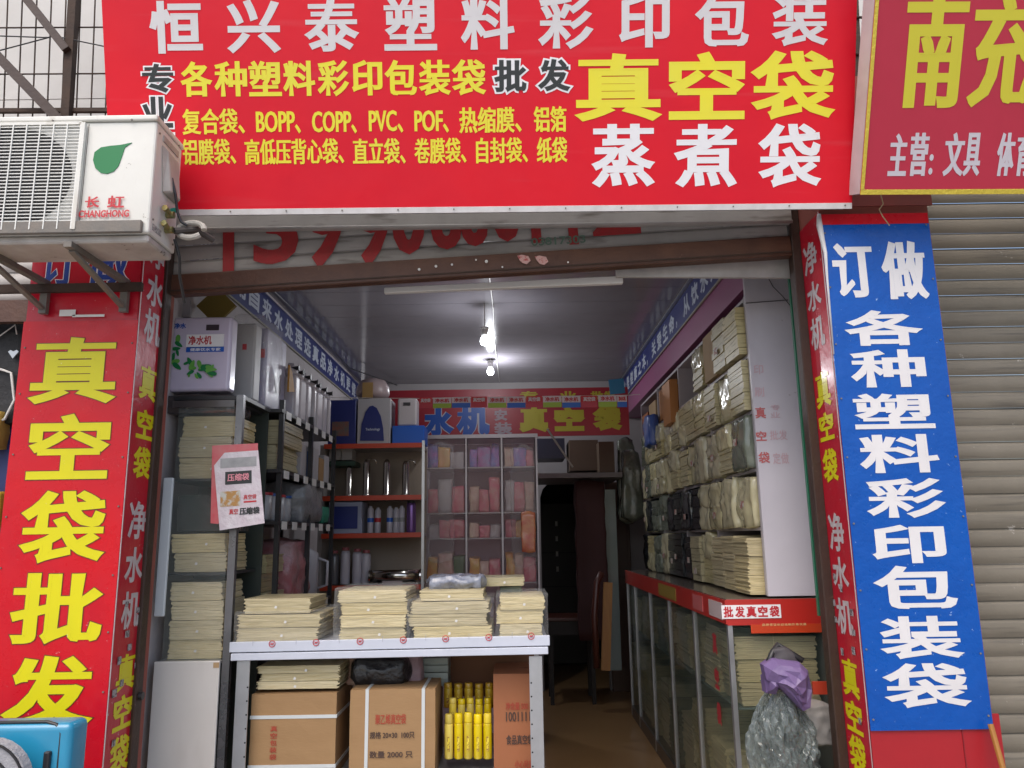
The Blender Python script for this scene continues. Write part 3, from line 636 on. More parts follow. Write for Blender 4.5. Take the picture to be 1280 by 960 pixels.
a = at(30, 336, 3.0); b_ = at(215, 333, 3.0)
single('support_rail', B().bar((-2.2, 3.005, zb_-.07), (-1.50, 3.005, zb_-.068), .02, .035), steel_dark, 'dark steel rail behind the air conditioner brackets', 'rail')
# ================================================================== SUITCASE bottom left
su = thing('suitcase', 'shiny cyan suitcase with black trim at the bottom left corner', 'suitcase', (-1.78, 2.6, 0))
b_ = pb(-30, 905, 86, 1000, 2.62, .10)
zt2 = b_[5]
part(su, 'shell', B().box(-2.1, 2.62, .12, b_[3], 2.73, zt2).bevel(.022, 4), cyan_case, smooth=True)
for i in range(3):
    part(su, 'ridge', B().box(-1.99+i*.11, 2.605, .16, -1.95+i*.11, 2.621, zt2-.05).bevel(.006, 2), cyan_case, smooth=True)
part(su, 'zip_trim', B().tube([(-2.1, 2.635, zt2+.002), (b_[3]-.09, 2.635, zt2+.002), (b_[3]-.055, 2.63, zt2-.006), (b_[3]-.035, 2.625, zt2-.03), (b_[3]-.034, 2.622, .2)], .006, 6), rackblack, smooth=True)
part(su, 'top_handle', B().box(-2.02, 2.66, zt2+.004, -1.72, 2.69, zt2+.016).bevel(.006, 2), rackblack)
part(su, 'side_handle', B().box(b_[3]-.075, 2.604, zt2-.20, b_[3]-.055, 2.622, zt2-.08).bevel(.005, 2), rackblack)
t = thing('cushion', 'grey round bag panel with black curved lines at the very bottom left', 'bag', (-1.95, 2.5, .5))
pc = at(-24, 985, 2.52)
part(t, 'body', B().tube([(pc.x, 2.52, pc.z), (pc.x, 2.56, pc.z)], .135, 28), mat('grey_mesh', (.33, .33, .35), .7, bump=.6, bs=80))
for rr in (.085, .128):
    part(t, 'line', B().tube([(pc.x+rr*math.cos(a_), 2.516, pc.z+rr*math.sin(a_)) for a_ in [i*math.pi/14 for i in range(15)]], .004, 5), rackblack)
# ================================================================== BAG STACKS
def bundle_mesh(k, n=12):
    rng = random.Random(100+k); b = B(); z = 0
    for i in range(n):
        hh = 1/n; j = lambda s=.010: rng.uniform(-s, s)
        x0, x1, y0, y1 = -.5+j(.02), .5+j(.024), -.5+j(.003), .5+j(); wv = rng.uniform(-.02, .02)
        g_ = hh*.05
        nx = 6
        lo = []; hi = []
        for q in range(nx+1):
            u = x0+(x1-x0)*q/nx; wav = .05*hh*math.sin(q*1.9+i+k)+ wv*(q/nx-.5)
            lo.append((b.b.verts.new((u, y0+j(.002), z+wav+g_)), b.b.verts.new((u, y1, z+wav+g_))))
            hi.append((b.b.verts.new((u, y0+j(.002), z+hh+wav)), b.b.verts.new((u, y1, z+hh+wav))))
        for q in range(nx):
            b.b.faces.new((lo[q][0], lo[q+1][0], hi[q+1][0], hi[q][0])); b.b.faces.new((hi[q][0], hi[q+1][0], hi[q+1][1], hi[q][1]))
            b.b.faces.new((lo[q][1], hi[q][1], hi[q+1][1], lo[q+1][1])); b.b.faces.new((lo[q][0], lo[q][1], lo[q+1][1], lo[q+1][0]))
        for e in (0, nx): b.b.faces.new((lo[e][0], hi[e][0], hi[e][1], lo[e][1]))
        z += hh
    return b
BM = {}
def bundle(t, x0, y0, z0, x1, y1, z1, m, k=0, n=12):
    key = (k % 6, n, m.name)
    if key not in BM: BM[key] = finish(bundle_mesh(k % 6, n), 'bundle', m)
    o = bpy.data.objects.new('bundle', BM[key]); C.objects.link(o); o.parent = t
    o.location = Vector(((x0+x1)/2, (y0+y1)/2, z0))-Vector(t.location); o.scale = (x1-x0, y1-y0, z1-z0); return o
bseed = 0
def stack(x0, y0, z0, x1, y1, z1, label, nb=3, m=None, group=None, film=False, jit=.012, glints=True):
    """a stack of plastic bags: several banded bundles on top of each other"""
    global bseed
    t = thing('bag_stack', label, 'bag stack', ((x0+x1)/2, (y0+y1)/2, z0), group); m = m or beige
    rng = random.Random(bseed+3); h = (z1-z0)/nb
    for i in range(nb):
        dx = rng.uniform(-jit, jit); e = rng.uniform(0, jit)
        bundle(t, x0+dx+e, y0+rng.uniform(0, jit), z0+h*i+.001, x1+dx-e, y1, z0+h*(i+1)-.001, m, bseed+i)
        if glints:
            cx = (x0+x1)/2+rng.uniform(-.02, .04)
            part(t, 'seal_glint', B().poly([(-.006, -.004), (.004, -.006), (.007, .003), (-.002, .006)], lambda u, v, w, cx=cx, i=i: (cx+u, y0-.010-w, z0+h*(i+.45)+v), .001), white_pl)  # white fleck stands in for the tiny highlight on a bundle's seal
    if film: part(t, 'clear_wrap', B().crumple(x0-.01, y0-.012, z0+.003, x1+.01, y1+.01, z1+.012, .003, 8, 12, bseed, .03), clearfilm, smooth=True)
    bseed += 1; return t
# ------------------------------------------------------------------ FRONT TABLE RACK
TY = 3.46; tz = at(480, 800, TY).z; tx0 = at(287, 800, TY).x; tx1 = at(687, 790, TY).x
tb = thing('display_rack', 'white steel rack table across the doorway holding stacks of bags', 'rack', ((tx0+tx1)/2, TY+.25, 0))
part(tb, 'top_beam', B().hexa([(tx0, TY, tz-.042), (tx1, TY, tz-.034), (tx1, TY+.02, tz-.034), (tx0, TY+.02, tz-.042), (tx0, TY, tz), (tx1, TY, tz+.008), (tx1, TY+.02, tz+.008), (tx0, TY+.02, tz)]).bevel(.002, 1), rackwhite)
part(tb, 'beam_flange', B().hexa([(tx0+.01, TY-.006, tz-.075), (tx1-.008, TY-.006, tz-.068), (tx1-.008, TY+.02, tz-.068), (tx0+.01, TY+.02, tz-.075), (tx0+.01, TY-.006, tz-.046), (tx1-.008, TY-.006, tz-.038), (tx1-.008, TY+.02, tz-.038), (tx0+.01, TY+.02, tz-.046)]).bevel(.002, 1), rackwhite)
part(tb, 'shelf_board', B().box(tx0+.01, TY+.021, tz-.03, tx1-.01, TY+.52, tz-.004), rackwhite)
part(tb, 'lower_shelf', B().box(tx0+.03, TY+.02, .49, tx1-.03, TY+.52, .515), alu)
for lx in (tx0+.035, tx1-.09):
    for ly in (TY+.006, TY+.48):
        lg = part(tb, 'leg', B().box(lx, ly, .02, lx+.055, ly+.006, tz-.077).box(lx if lx < 0 and lx < -1 else lx+.0485, ly+.0065, .02, (lx if lx < -1 else lx+.0485)+.006, ly+.04, tz-.077), alu)
        if ly < TY+.1:
            hb = B()
            for q in range(9): hb.tube([(lx+.05 if lx < -1 else lx+.007, ly-.0008, .45+q*.055), (lx+.05 if lx < -1 else lx+.007, ly-.0002, .45+q*.055)], .004, 6)
            part(lg, 'bolt_holes', hb, dark)
for i, px in enumerate((340, 395, 450, 504, 557, 611, 664)):
    p = at(px, 804-(px-340)*.030, TY-.0035)
    lo_ = part(tb, 'printed_mark', B().tube([(p.x+.013*math.cos(a_*math.pi/8), TY-.002, p.z-.003+.013*math.sin(a_*math.pi/8)) for a_ in range(17)], .0016, 4, False), ink_red)
    part(lo_, 'glyph', B().bar((p.x-.007, TY-.002, p.z-.006), (p.x+.007, TY-.002, p.z), .003, .003).bar((p.x-.006, TY-.0035, p.z+.001), (p.x+.005, TY-.0035, p.z-.007), .002, .002), ink_red)
for q in range(7):
    px = 316+q*54; p = at(px, 803-(px-340)*.03, TY)
    part(tb, 'scale_tick', B().box(p.x, TY-.0012, p.z-.012, p.x+.0015, TY-.0002, p.z+.012), mat('tick_grey', (.3, .32, .38), .5))
def fstack(x0, y0, x1, y1, Y, d, label, nb, **k):
    b = pb(x0, y0, x1, y1, Y, d); return stack(*b, label, nb, **k)
def on_table(x0, x1, ytop, label, nb, d=.36, Y=TY+.03, split=None, **k):
    b = pb(x0, ytop, x1, 790, Y, d); z0 = tz-.003
    return stack(b[0], b[1], z0, b[3], b[4], b[5], label, nb, group='stacks on the front rack', film=True, **k)
on_table(297, 400, 768, 'lower wide beige bag stack at the left end of the front rack', 2)
b = pb(307, 748, 390, 770, TY+.03, .3); z_ = pb(297, 768, 400, 790, TY+.03, .3)[5]
stack(b[0], b[1], z_+.002, b[3], b[4], b[5], 'smaller beige bag bundle topping the leftmost front stack', 1)
on_table(421, 508, 738, 'tall square cut beige bag stack, second from the left on the front rack', 4)
on_table(512, 614, 752, 'widest beige bag stack, third from the left on the front rack', 3)
b = pb(526, 738, 606, 752, TY+.03, .3); z_ = pb(512, 752, 614, 790, TY+.03, .3)[5]
stack(b[0], b[1], z_+.002, b[3], b[4], b[5], 'thin bundle of bags topping the widest stack on the front rack', 1)
on_table(623, 682, 746, 'narrow beige bag stack at the right end of the front rack', 3)
# glossy end flaps of film on top
t = thing('plastic_sheet', 'crumpled silvery blue plastic lying on the widest front stack', 'plastic sheet', at(580, 735, TY+.3))
part(t, 'film', B().crumple(*pb(535, 722, 602, 737, TY+.15, .25), amp=.012, n=12, sc=14, seed=3, rnd=.3), mat('blueish_film', (.12, .14, .22), .2, col2=(.3, .32, .36), vs=14, coat=.6, bump=1.5, bs=20), smooth=True)
stack(*pb(588, 722, 656, 733, TY+.3, .3), 'dark olive flat pack of bags lying behind the right front stack', 1, m=beige_d)
single('green_pack', B().crumple(*pb(625, 733, 652, 750, TY+.35, .12), amp=.004, n=5, rnd=.1), mat('green_pack', (.09, .13, .07), .35, coat=.4), 'small dark green pack behind the right front stack', 'pack')
# under the rack
LZ = .517
def carton(x0, y0, z0, x1, y1, z1, label, m=card, straps=(), marks=None, tilt=0):
    t = thing('carton', label, 'carton', ((x0+x1)/2, (y0+y1)/2, z0))
    bx = B().crumple(x0, y0, z0, x1, y1, z1, amp=.0016, n=9, sc=6, seed=int(x0*97) % 50, rnd=.022); part(t, 'box', bx, m)
    part(t, 'flap_seam', B().box(x0+.01, y0+(y1-y0)*.49, z1-.0005, x1-.01, y0+(y1-y0)*.5, z1+.0012), ink_brown)
    for k_, f in straps:
        if k_ == 'v':
            xs = x0+(x1-x0)*f; part(t, 'strap', B().box(xs-.007, y0-.003, z0, xs+.007, y0-.0005, z1+.003).box(xs-.007, y0-.0005, z1+.0008, xs+.007, y1, z1+.003), strap)
        else:
            zs = z0+(z1-z0)*f; part(t, 'strap', B().box(x0-.003, y0-.003, zs-.007, x1+.003, y0-.0005, zs+.007).box(x1+.0005, y0-.0005, zs-.007, x1+.003, y1, zs+.007), strap)
    if marks:
        s_ = Surf((x0, y0-.0005, z0), (1, 0, 0), (0, 0, 1))
        for txt, fu0, fv0, fu1, fv1, mm in marks:
            W2, H2 = x1-x0, z1-z0
            if len(txt) > 1 and fv1-fv0 > (fu1-fu0)*1.5:
                n_ = len(txt); its = [(ch, W2*fu0, H2*(fv1-(fv1-fv0)*(q+.85)/n_), W2*fu1, H2*(fv1-(fv1-fv0)*(q+.05)/n_)) for q, ch in enumerate(txt)]
            else: its = [(txt, W2*fu0, H2*fv0, W2*fu1, H2*fv1)]
            o = letter(t, its, mm, .0007, .0035); o.matrix_local = Matrix.Translation(-Vector(t.location)) @ s_.mw()
    return t
mk = mat('stamp_black', (.07, .04, .03), .7); mr_ = mat('stamp_red', (.36, .06, .03), .7)
def cb(x0, y0, x1, Y, d): 
    b = pb(x0, y0, x1, 945, Y, d); return (b[0], b[1], LZ, b[3], b[4], b[5])
carton(*cb(313, 867, 420, 3.52, .34), 'brown carton with two level white straps, at the left under the rack', card, (('h', .72), ('h', .13)), [('真空包装袋', .24, .20, .32, .62, mr_)])
stack(*pb(320, 832, 424, 862, 3.53, .34), 'sagging pack of beige bags on the left carton under the rack', 3)
carton(*cb(437, 862, 544, 3.50, .36), 'brown carton with two upright white straps in the middle under the rack', card, (('v', .2), ('v', .86)), [('聚乙烯真空袋', .30, .60, .66, .72, mr_), ('规格 20×30  100只', .24, .44, .76, .52, mk), ('数量 2000 只', .24, .22, .74, .30, mk), ('毛重     净重', .22, .02, .80, .10, mk)])
carton(*cb(617, 842, 668, 3.58, .3), 'reddish carton printed with black lettering at the right under the rack', card_r, (), [('净含量 500', .30, .62, .85, .70, mr_), ('1001111', .3, .50, .9, .60, mk), ('食品真空袋', .3, .26, .95, .36, mk), ('小心轻放', .5, .02, .95, .1, mr_)])
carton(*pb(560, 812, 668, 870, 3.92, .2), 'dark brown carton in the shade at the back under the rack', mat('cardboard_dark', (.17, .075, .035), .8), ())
bg_ = pb(437, 818, 560, 862, 3.72, .2)
single('black_bag', B().crumple(*pb(440, 824, 506, 858, 3.62, .2), amp=.012, n=12, sc=9, seed=4, rnd=.55), mat('black_poly', (.01, .01, .012), .3, coat=.4, bump=.8), 'black plastic bag lying on the middle carton under the rack', 'bag', smooth=True)
single('clear_bag', B().crumple(*pb(425, 812, 478, 858, 3.74, .16), amp=.012, n=12, sc=11, seed=8, rnd=.4), cream_l, 'crinkled pale plastic bag beside the black one under the rack', 'bag', smooth=True)
single('pink_bag', B().crumple(*pb(488, 812, 528, 858, 3.70, .1), amp=.01, n=10, sc=9, seed=9, rnd=.5, taper=.35), mat('dusty_pink', (.30, .20, .22), .5, bump=.5), 'dusty pink bag standing behind the middle carton', 'bag', smooth=True)
for i in range(4):
    z = at(530, 858-i*9, 3.78).z
    bx = pb(508, 858-i*9-8, 560, 858-i*9, 3.78, .14)
    single('paper_pack', B().crumple(*bx, amp=.002, n=4, rnd=.05, seed=i), mat('greenish_pack', (.24, .28, .26), .5), ['lowest', 'second lowest', 'second highest', 'topmost'][i]+' grey green pack in the little pile right of the pink bag', 'pack', 'grey green packs under the rack')
# yellow bottles: front row tall, two rows above seen behind
bn_ = 0
def bottle(px, py0, py1, Y, wpx, label, grp, m=yel_pl):
    a = at(px, py1, Y); b = at(px, py0, Y); r = abs(at(px+wpx/2, py1, Y).x-a.x); H = b.z-a.z
    t = thing('yellow_bottle', label, 'bottle', (a.x, Y, a.z), grp)
    part(t, 'body', B().lathe((a.x, Y, a.z), [(r*.9, 0), (r, .004), (r, H*.74), (r*.96, H*.77), (r*.93, H*.775)], 14), m, smooth=True)
    part(t, 'cap', B().lathe((a.x, Y, a.z+H*.78), [(r*.9, 0), (r*.93, .004), (r*.92, H*.19), (r*.8, H*.215)], 14), m, smooth=True)
    part(t, 'label_print', B().box(a.x-r*.25, Y-r-.001, a.z+H*.18, a.x+r*.3, Y-r+.004, a.z+H*.5), mat('bottle_print', (.28, .12, .02), .5, col2=(.75, .6, .05), vs=90, va=3))
    return t
ordn = ['leftmost', 'second from left', 'middle', 'fourth from left', 'rightmost']
for i in range(5): bottle(561+i*12.2, 892-(i % 3), 948, 3.60, 11, ordn[i]+' yellow bottle of the front row beside the reddish carton', 'yellow bottles in the front row')
for i in range(5): bottle(566+i*11.0, 872+(i % 2), 905, 3.68, 9.6, ordn[i]+' yellow bottle of the middle row beside the reddish carton', 'yellow bottles in the middle row')
for i in range(5): bottle(560+i*13, 853+(i % 2), 884, 3.76, 11, ordn[i]+' yellow bottle of the back row under the rack', 'yellow bottles in the back row', mat('yellow_bottle_dull', (.55, .40, .02), .3, col2=(.4, .16, .02), vs=18, coat=.3))
t_ = single('bottle_tray', B().box(*[v for v in (pb(556, 905, 614, 946, 3.66, .16))]), card_o, 'low orange tray behind the yellow bottles', 'tray')
# ================================================================== LEFT DISPLAY CABINET (end on to the street)
CX0, CX1, CY = -1.560, at(291, 700, 3.5).x, 3.5
cab = thing('display_cabinet', 'glass fronted cabinet full of beige bags just inside the left doorway', 'cabinet', ((CX0+CX1)/2, CY+.8, 0))
zs = [at(250, y, CY).z for y in (960, 826, 716, 598, 500)]
part(cab, 'post', B().box(CX1-.020, CY-.008, 0, CX1+.012, CY+.022, zs[4]+.02), mat('dull_steel', (.20, .20, .21), .3, metal=.7, col2=(.12, .12, .125), vs=6, rvar=.12))
part(cab, 'white_panel', B().box(CX0+.0, CY-.012, .0, CX1-.028, CY+.004, zs[1]).bevel(.004, 2), mat('warm_white_panel', (.60, .58, .55), .45, col2=(.53, .51, .48), vs=2, streak=((.46, .44, .41), 3, (2, 2, .5), .57), wear_or_glint=(.25, .22, .2), ws=11, wt=.66))
part(cab, 'tape_piece', B().box(CX1-.055, CY-.0135, zs[1]-.028, CX1-.030, CY-.0122, zs[1]-.006), card_l)
part(cab, 'back_panel', B().box(CX0-.02, CY+.4, 0, CX1, CY+.41, zs[4]), mat('dark_green_back', (.035, .045, .038), .4))
pz = [at(200, y, CY).z for y in (770, 598)]
part(cab, 'white_upright', B().box(CX0-.008, CY-.03, pz[0], CX0+.035, CY-.013, pz[1]).bevel(.003, 1), mat('pale_blue_white', (.58, .62, .64), .4))
part(cab, 'glass_front', B().box(CX0+.03, CY-.004, zs[1]+.002, CX1-.028, CY-.0005, zs[4]-.02), glass)
for i, z in enumerate(zs[1:]):
    part(cab, 'shelf', B().box(CX0, CY+.006, z-.012, CX1-.027, CY+.39, z), rackblack if i else alu)
part(cab, 'shelf', B().box(CX0, CY+.006, zs[4]+.002, CX1+.01, CY+.39, zs[4]+.02), rackblack)
part(cab, 'shelf_lip', B().box(CX0, CY-.01, zs[4]-.035, CX1-.027, CY-.0045, zs[4]-.004), mat('dark_lip', (.06, .05, .05), .3, coat=.4))
gp = 'bag stacks in the left cabinet'
stack(CX0+.03, CY+.03, zs[1]+.001, CX1-.035, CY+.3, at(240, 728, CY).z, 'beige bag stack on the lowest shelf of the left cabinet above the white panel', 4, beige, gp)
stack(CX0+.03, CY+.03, zs[2]+.001, CX1-.035, CY+.3, at(240, 667, CY).z, 'thin beige bag stack on the middle shelf of the left cabinet', 2, beige, gp)
stack(CX0+.03, CY+.03, zs[3]+.001, CX1-.035, CY+.3, at(240, 519, CY).z, 'tall beige bag stack on the top shelf of the left cabinet', 3, beige, gp)
single('dark_pack', B().crumple(CX0+.03, CY+.05, at(240, 664, CY).z, CX1-.035, CY+.3, at(240, 618, CY).z, amp=.002, n=5, rnd=.03), mat('dark_green_pack', (.025, .045, .035), .25, col2=(.06, .05, .05), vs=6, coat=.4), 'dark green pack lying above the thin beige stack in the left cabinet', 'pack')
single('clear_film_pack', B().crumple(*pb(196, 494, 292, 516, CY+.02, .25), amp=.006, n=10, sc=14, rnd=.15, seed=2), mat('orange_in_film', (.05, .04, .04), .2, streak=((.5, .10, .03), 5, (.25, 1, 4.5), .60), coat=.5, bump=1, bs=16), 'dark pack with an orange streak under the water purifier', 'pack', smooth=True)
# water purifier on top
pr = pb(213, 396, 288, 489, CY+.03, .085)
wp = thing('water_purifier', 'lilac white water purifier printed with green leaves on top of the left cabinet', 'water purifier', ((pr[0]+pr[3])/2, CY+.13, pr[2]))
part(wp, 'body', B().box(*pr).bevel(.014, 3), lilac, smooth=False)
PS = Surf((pr[0], pr[1]-.001, pr[2]), (1, 0, 0), (0, 0, 1))
def onp(name, rc, m, z=.001):
    o = flat(wp, name, *PS.rect(*rc), m, z, z+.0012); o.matrix_local = Matrix.Translation(-Vector(wp.location)) @ PS.mw(); return o
onp('display_window', (258, 406, 274, 413), mat('lcd', (.05, .04, .05), .3)); onp('label_top', (233, 418, 280, 434), ink_bright); onp('label_bottom', (233, 433.5, 280, 440), blue_b2)
o = letter(wp, [('净水机', *PS.rect(236, 420, 265, 431))], ink_red, .001, .0035); o.matrix_local = Matrix.Translation(-Vector(wp.location)) @ PS.mw()
o = letter(wp, [('健康饮水专家', *PS.rect(238, 435, 276, 439))], ink_bright, .0004, .0035); o.matrix_local = Matrix.Translation(-Vector(wp.location)) @ PS.mw()
o = letter(wp, [('净水', *PS.rect(218, 404, 233, 411))], blue_b2, .0008, .0025); o.matrix_local = Matrix.Translation(-Vector(wp.location)) @ PS.mw()
rng = random.Random(5)
def leaf_shape(c, L_, a_, m, z):
    pts = []
    for i in range(12):
        t_ = 2*math.pi*i/12; u = L_*math.cos(t_); v = L_*.42*math.sin(t_)*(1-.3*math.cos(t_)); pts.append((c[0]+u*math.cos(a_)-v*math.sin(a_), c[1]+u*math.sin(a_)+v*math.cos(a_)))
    o = part(wp, 'printed_leaf', B().poly(pts, lambda u, v, w: (u, v, z+w), .0006), m, world=False); o.matrix_local = Matrix.Translation(-Vector(wp.location)) @ PS.mw()
for i in range(26):
    f = i/25; px = 222+f*46+rng.uniform(-4, 4); py = 456+12*f+rng.uniform(-8, 8)
    if i < 7: px, py = 219+rng.uniform(-3, 5), 425+i*5.5
    leaf_shape(PS.hit(px, py), rng.uniform(.014, .027), rng.uniform(0, 6.28), leafg if rng.random() < .6 else leafl, .001+.0003*i)
# bagged unit behind
t = thing('water_purifier', 'second purifier wrapped in a shiny clear bag, right of the leaf printed one', 'water purifier', at(312, 512, CY+.45))
q = pb(296, 410, 333, 508, CY+.40, .34)
part(t, 'body', B().box(*q).bevel(.01, 2), mat('lilac_dim', (.40, .38, .52), .35, col2=(.33, .31, .46), vs=4))
q2 = pb(289, 392, 320, 505, CY+.22, .30)
part(t, 'side_body', B().box(*pb(291, 404, 318, 500, CY+.26, .1)).bevel(.01, 2), mat('whitish_dim', (.45, .44, .44), .4))
part(t, 'clear_bag', B().crumple(q2[0], CY+.24, q2[2], q[3]+.02, CY+.6, q2[5], amp=.012, n=12, sc=13, seed=11, rnd=.10), clearfilm, smooth=True)
part(t, 'red_print', B().box(*pb(322, 436, 331, 447, CY+.395, .004)), ink_red)
part(t, 'red_print', B().box(*pb(303, 430, 308, 437, CY+.255, .004)), ink_red)
# hanging packet
hp = thing('hanging_packet', 'white vacuum bag packet with red and black print hanging on the cabinet post', 'packet', at(300, 560, CY-.05))
HS = Surf(at(300, 612, CY-.06), (1, 0, .05), (-.02, 0, 1))
def hq(name, rc, m, z0=0, z1=.002):
    o = flat(hp, name, *HS.rect(*rc), m, z0, z1); o.matrix_local = Matrix.Translation(-Vector(hp.location)) @ HS.mw(); return o
pk = [HS.hit(*p) for p in ((268, 582), (281, 566), (323, 563), (331, 654), (275, 663))]
o = part(hp, 'white_packet', B().poly(pk, lambda u, v, w: (u, v, w), .004), mat('packet_white', (.66, .62, .64), .3, col2=(.55, .45, .5), vs=14, coat=.4, bump=.8, bs=20), world=False); o.matrix_local = Matrix.Translation(-Vector(hp.location)) @ HS.mw()
pk = [HS.hit(*p) for p in ((265, 557), (322, 554), (322, 600), (272, 655), (263, 654))]
o = part(hp, 'red_packet', B().poly(pk, lambda u, v, w: (u, v, w-.006), .004), mat('packet_red', (.55, .03, .06), .3, col2=(.5, .15, .15), vs=14, coat=.4), world=False); o.matrix_local = Matrix.Translation(-Vector(hp.location)) @ HS.mw()
hq('grey_window', (276, 572, 321, 584), mat('packet_grey', (.25, .25, .25), .4, col2=(.4, .4, .4), vs=18), .0045, .0055)
hq('black_label', (282, 589, 315, 605), ink_black, .0045, .0055); hq('photo_print', (276, 614, 301, 633), mat('photo_print', (.42, .22, .06), .4, col2=(.5, .5, .45), vs=30, va=2), .0045, .0055)
hq('red_line', (305, 626, 321, 628), ink_red, .0045, .0055)
def hl(txt, rc, m, r): 
    o = letter(hp, [(txt, *HS.rect(*rc))], m, r, .0068); o.matrix_local = Matrix.Translation(-Vector(hp.location)) @ HS.mw()
hl('压缩袋', (285, 592, 312, 601), mat('pinkish', (.8, .3, .35), .5), .0006); hl('压缩袋', (300, 634, 325, 643), ink_black, .0012); hl('真空', (287, 636, 298, 643), ink_red, .0005)
hl('真空袋', (305, 618, 321, 624), ink_red, .0003)
# ================================================================== LEFT WALL RACK (runs back along the wall)
LX = -1.20
rk = thing('storage_rack', 'long black steel rack running back along the left wall', 'rack', (LX-.17, 4.6, 0))
lvz = [1.15, 1.60, 1.86, 2.17]
for y in (3.96, 4.55, 5.14):
    for xq in (LX, LX-.33):
        part(rk, 'post', B().box(xq-.012, y, 0, xq+.012, y+.025, 2.22), rackblack)
for z in lvz:
    part(rk, 'shelf', B().box(LX-.33, 3.93, z-.02, LX+.013, 5.17, z-.003), rackblack)
    for j in range(6):
        y = 4.0+j*.19
        part(rk, 'price_tag', B().box(LX+.0135, y, z-.045, LX+.016, y+.09, z-.004), white_pl)
gp = 'bag stacks on the left wall rack'
stack(LX-.30, 3.99, lvz[2], LX-.01, 4.38, lvz[2]+.26, 'beige bag pile high on the left wall rack, behind the hanging packet', 2, beige_d, gp, glints=False)
stack(LX-.30, 4.0, lvz[0], LX-.06, 4.3, lvz[0]+.28, 'beige bag pile on the lower left wall rack shelf', 3, beige_d, gp, glints=False)
single('bagged_goods', B().crumple(LX-.28, 4.32, lvz[0], LX-.02, 4.7, lvz[0]+.34, amp=.02, n=12, sc=8, seed=6, rnd=.3), mat('red_white_bagged', (.38, .30, .30), .3, col2=(.4, .05, .07), vs=5, coat=.4, bump=1), 'white and red bagged goods on the left wall rack', 'bag', smooth=True)
single('bagged_goods', B().crumple(LX-.28, 4.45, lvz[1], LX-.0, 4.9, lvz[1]+.22, amp=.02, n=12, sc=8, seed=16, rnd=.3), mat('grey_bagged', (.32, .32, .34), .3, col2=(.12, .13, .14), vs=6, coat=.4, bump=1), 'grey crinkled bag on the second shelf of the left wall rack', 'bag', smooth=True)
single('green_cloth', B().crumple(LX-.12, 4.92, lvz[1], LX+.0, 5.08, lvz[1]+.10, amp=.01, n=8, sc=8, rnd=.3), mat('green_tint', (.02, .2, .13), .5), 'small green bag at the far end of the left wall rack', 'bag', smooth=True)
jug = thing('white_jug', 'white plastic jug with handle on the left wall rack', 'jug', (LX-.08, 4.86, lvz[0]))
part(jug, 'body', B().lathe((LX-.09, 4.86, lvz[0]), [(.07, 0), (.08, .01), (.085, .2), (.08, .27), (.03, .30), (.03, .33)], 16), mat('jug_white', (.42, .41, .44), .4), smooth=True)
part(jug, 'handle', B().tube([(LX-.01, 4.86, lvz[0]+.24), (LX+.05, 4.86, lvz[0]+.22), (LX+.05, 4.86, lvz[0]+.08), (LX-.01, 4.86, lvz[0]+.06)], .009, 6), MATS['jug_white'], smooth=True)
for i in range(5):
    y = 4.44+i*.14; hh = (.19, .16, .2, .15, .18)[i]
    single('carton_box', B().box(LX-.26, y, lvz[2]+.001, LX-.02, y+.12, lvz[2]+hh).bevel(.004, 1), [mat('rack_white_box', (.40, .38, .40), .5), mat('rack_blue_box', (.05, .09, .22), .4), MATS['rack_white_box'], card, mat('rack_white_box', (.4, .38, .4), .5)][i],
           ['nearest white', 'blue', 'middle white', 'brown cardboard', 'farthest white'][i]+' box on the second highest shelf of the left wall rack', 'box')
for i in range(4):
    y = 3.98+i*.115; c_ = (LX-.10, y+.05, lvz[1])
    t = thing('plastic_tub', ['nearest', 'second', 'third', 'farthest'][i]+' pale round tub on the middle shelf of the left wall rack', 'tub', c_)
    part(t, 'body', B().lathe(c_, [(.04, .001), (.048, .01), (.05, .13)], 14), mat('tub_pale', (.42, .42, .44), .35), smooth=True); part(t, 'lid', B().lathe((c_[0], c_[1], c_[2]+.131), [(.052, 0), (.052, .014)], 14), [mat('tub_red', (.35, .03, .04), .4), mat('tub_blue', (.03, .10, .35), .4)][i % 2])
# filter housings on the top shelf
filt_m = mat('filter_white', (.52, .49, .54), .35, coat=.2)
ff = thing('filter_housing', 'nearest white filter housing on top of the left wall rack', 'filter', (0, 0, 0), 'white filters on the left rack')
def filt_parts(t):
    part(t, 'canister', B().box(-.045, -.045, 0, .045, .045, .25).bevel(.018, 3), filt_m, world=False)
    part(t, 'head', B().lathe((0, 0, .25), [(.04, 0), (.042, .03), (.02, .045), (.018, .07)], 12), filt_m, smooth=True, world=False)
    part(t, 'valve', B().tube([(.0, -.01, .285), (.05, -.02, .29)], .012, 8).tube([(.05, -.02, .29), (.054, -.02, .29)], .017, 8), rackblack, world=False)
filt_parts(ff); ff.location = (LX-.06, 4.30, lvz[3])
for i, y in enumerate((4.43, 4.56, 4.70, 4.83, 4.96, 5.09)):
    c = ff.copy(); C.objects.link(c); c.location = (LX-.06, y, lvz[3]); c.rotation_euler.z = .2*((i*7) % 3-1)
    c['label'] = ['second', 'third', 'fourth', 'fifth', 'sixth', 'farthest'][i]+' white filter housing from the street on the left wall rack'
    for ch in ff.children:
        d = ch.copy(); C.objects.link(d); d.parent = c
single('orange_card', B().poly([(-.05, 0), (.06, .02), (.0, .12), (-.05, .15)], lambda u, v, w: (LX-.02+w, 4.16+u, lvz[3]+.12+v), .01), mat('orange_card', (.42, .20, .02), .6), 'small orange card beside the bagged purifier', 'card')
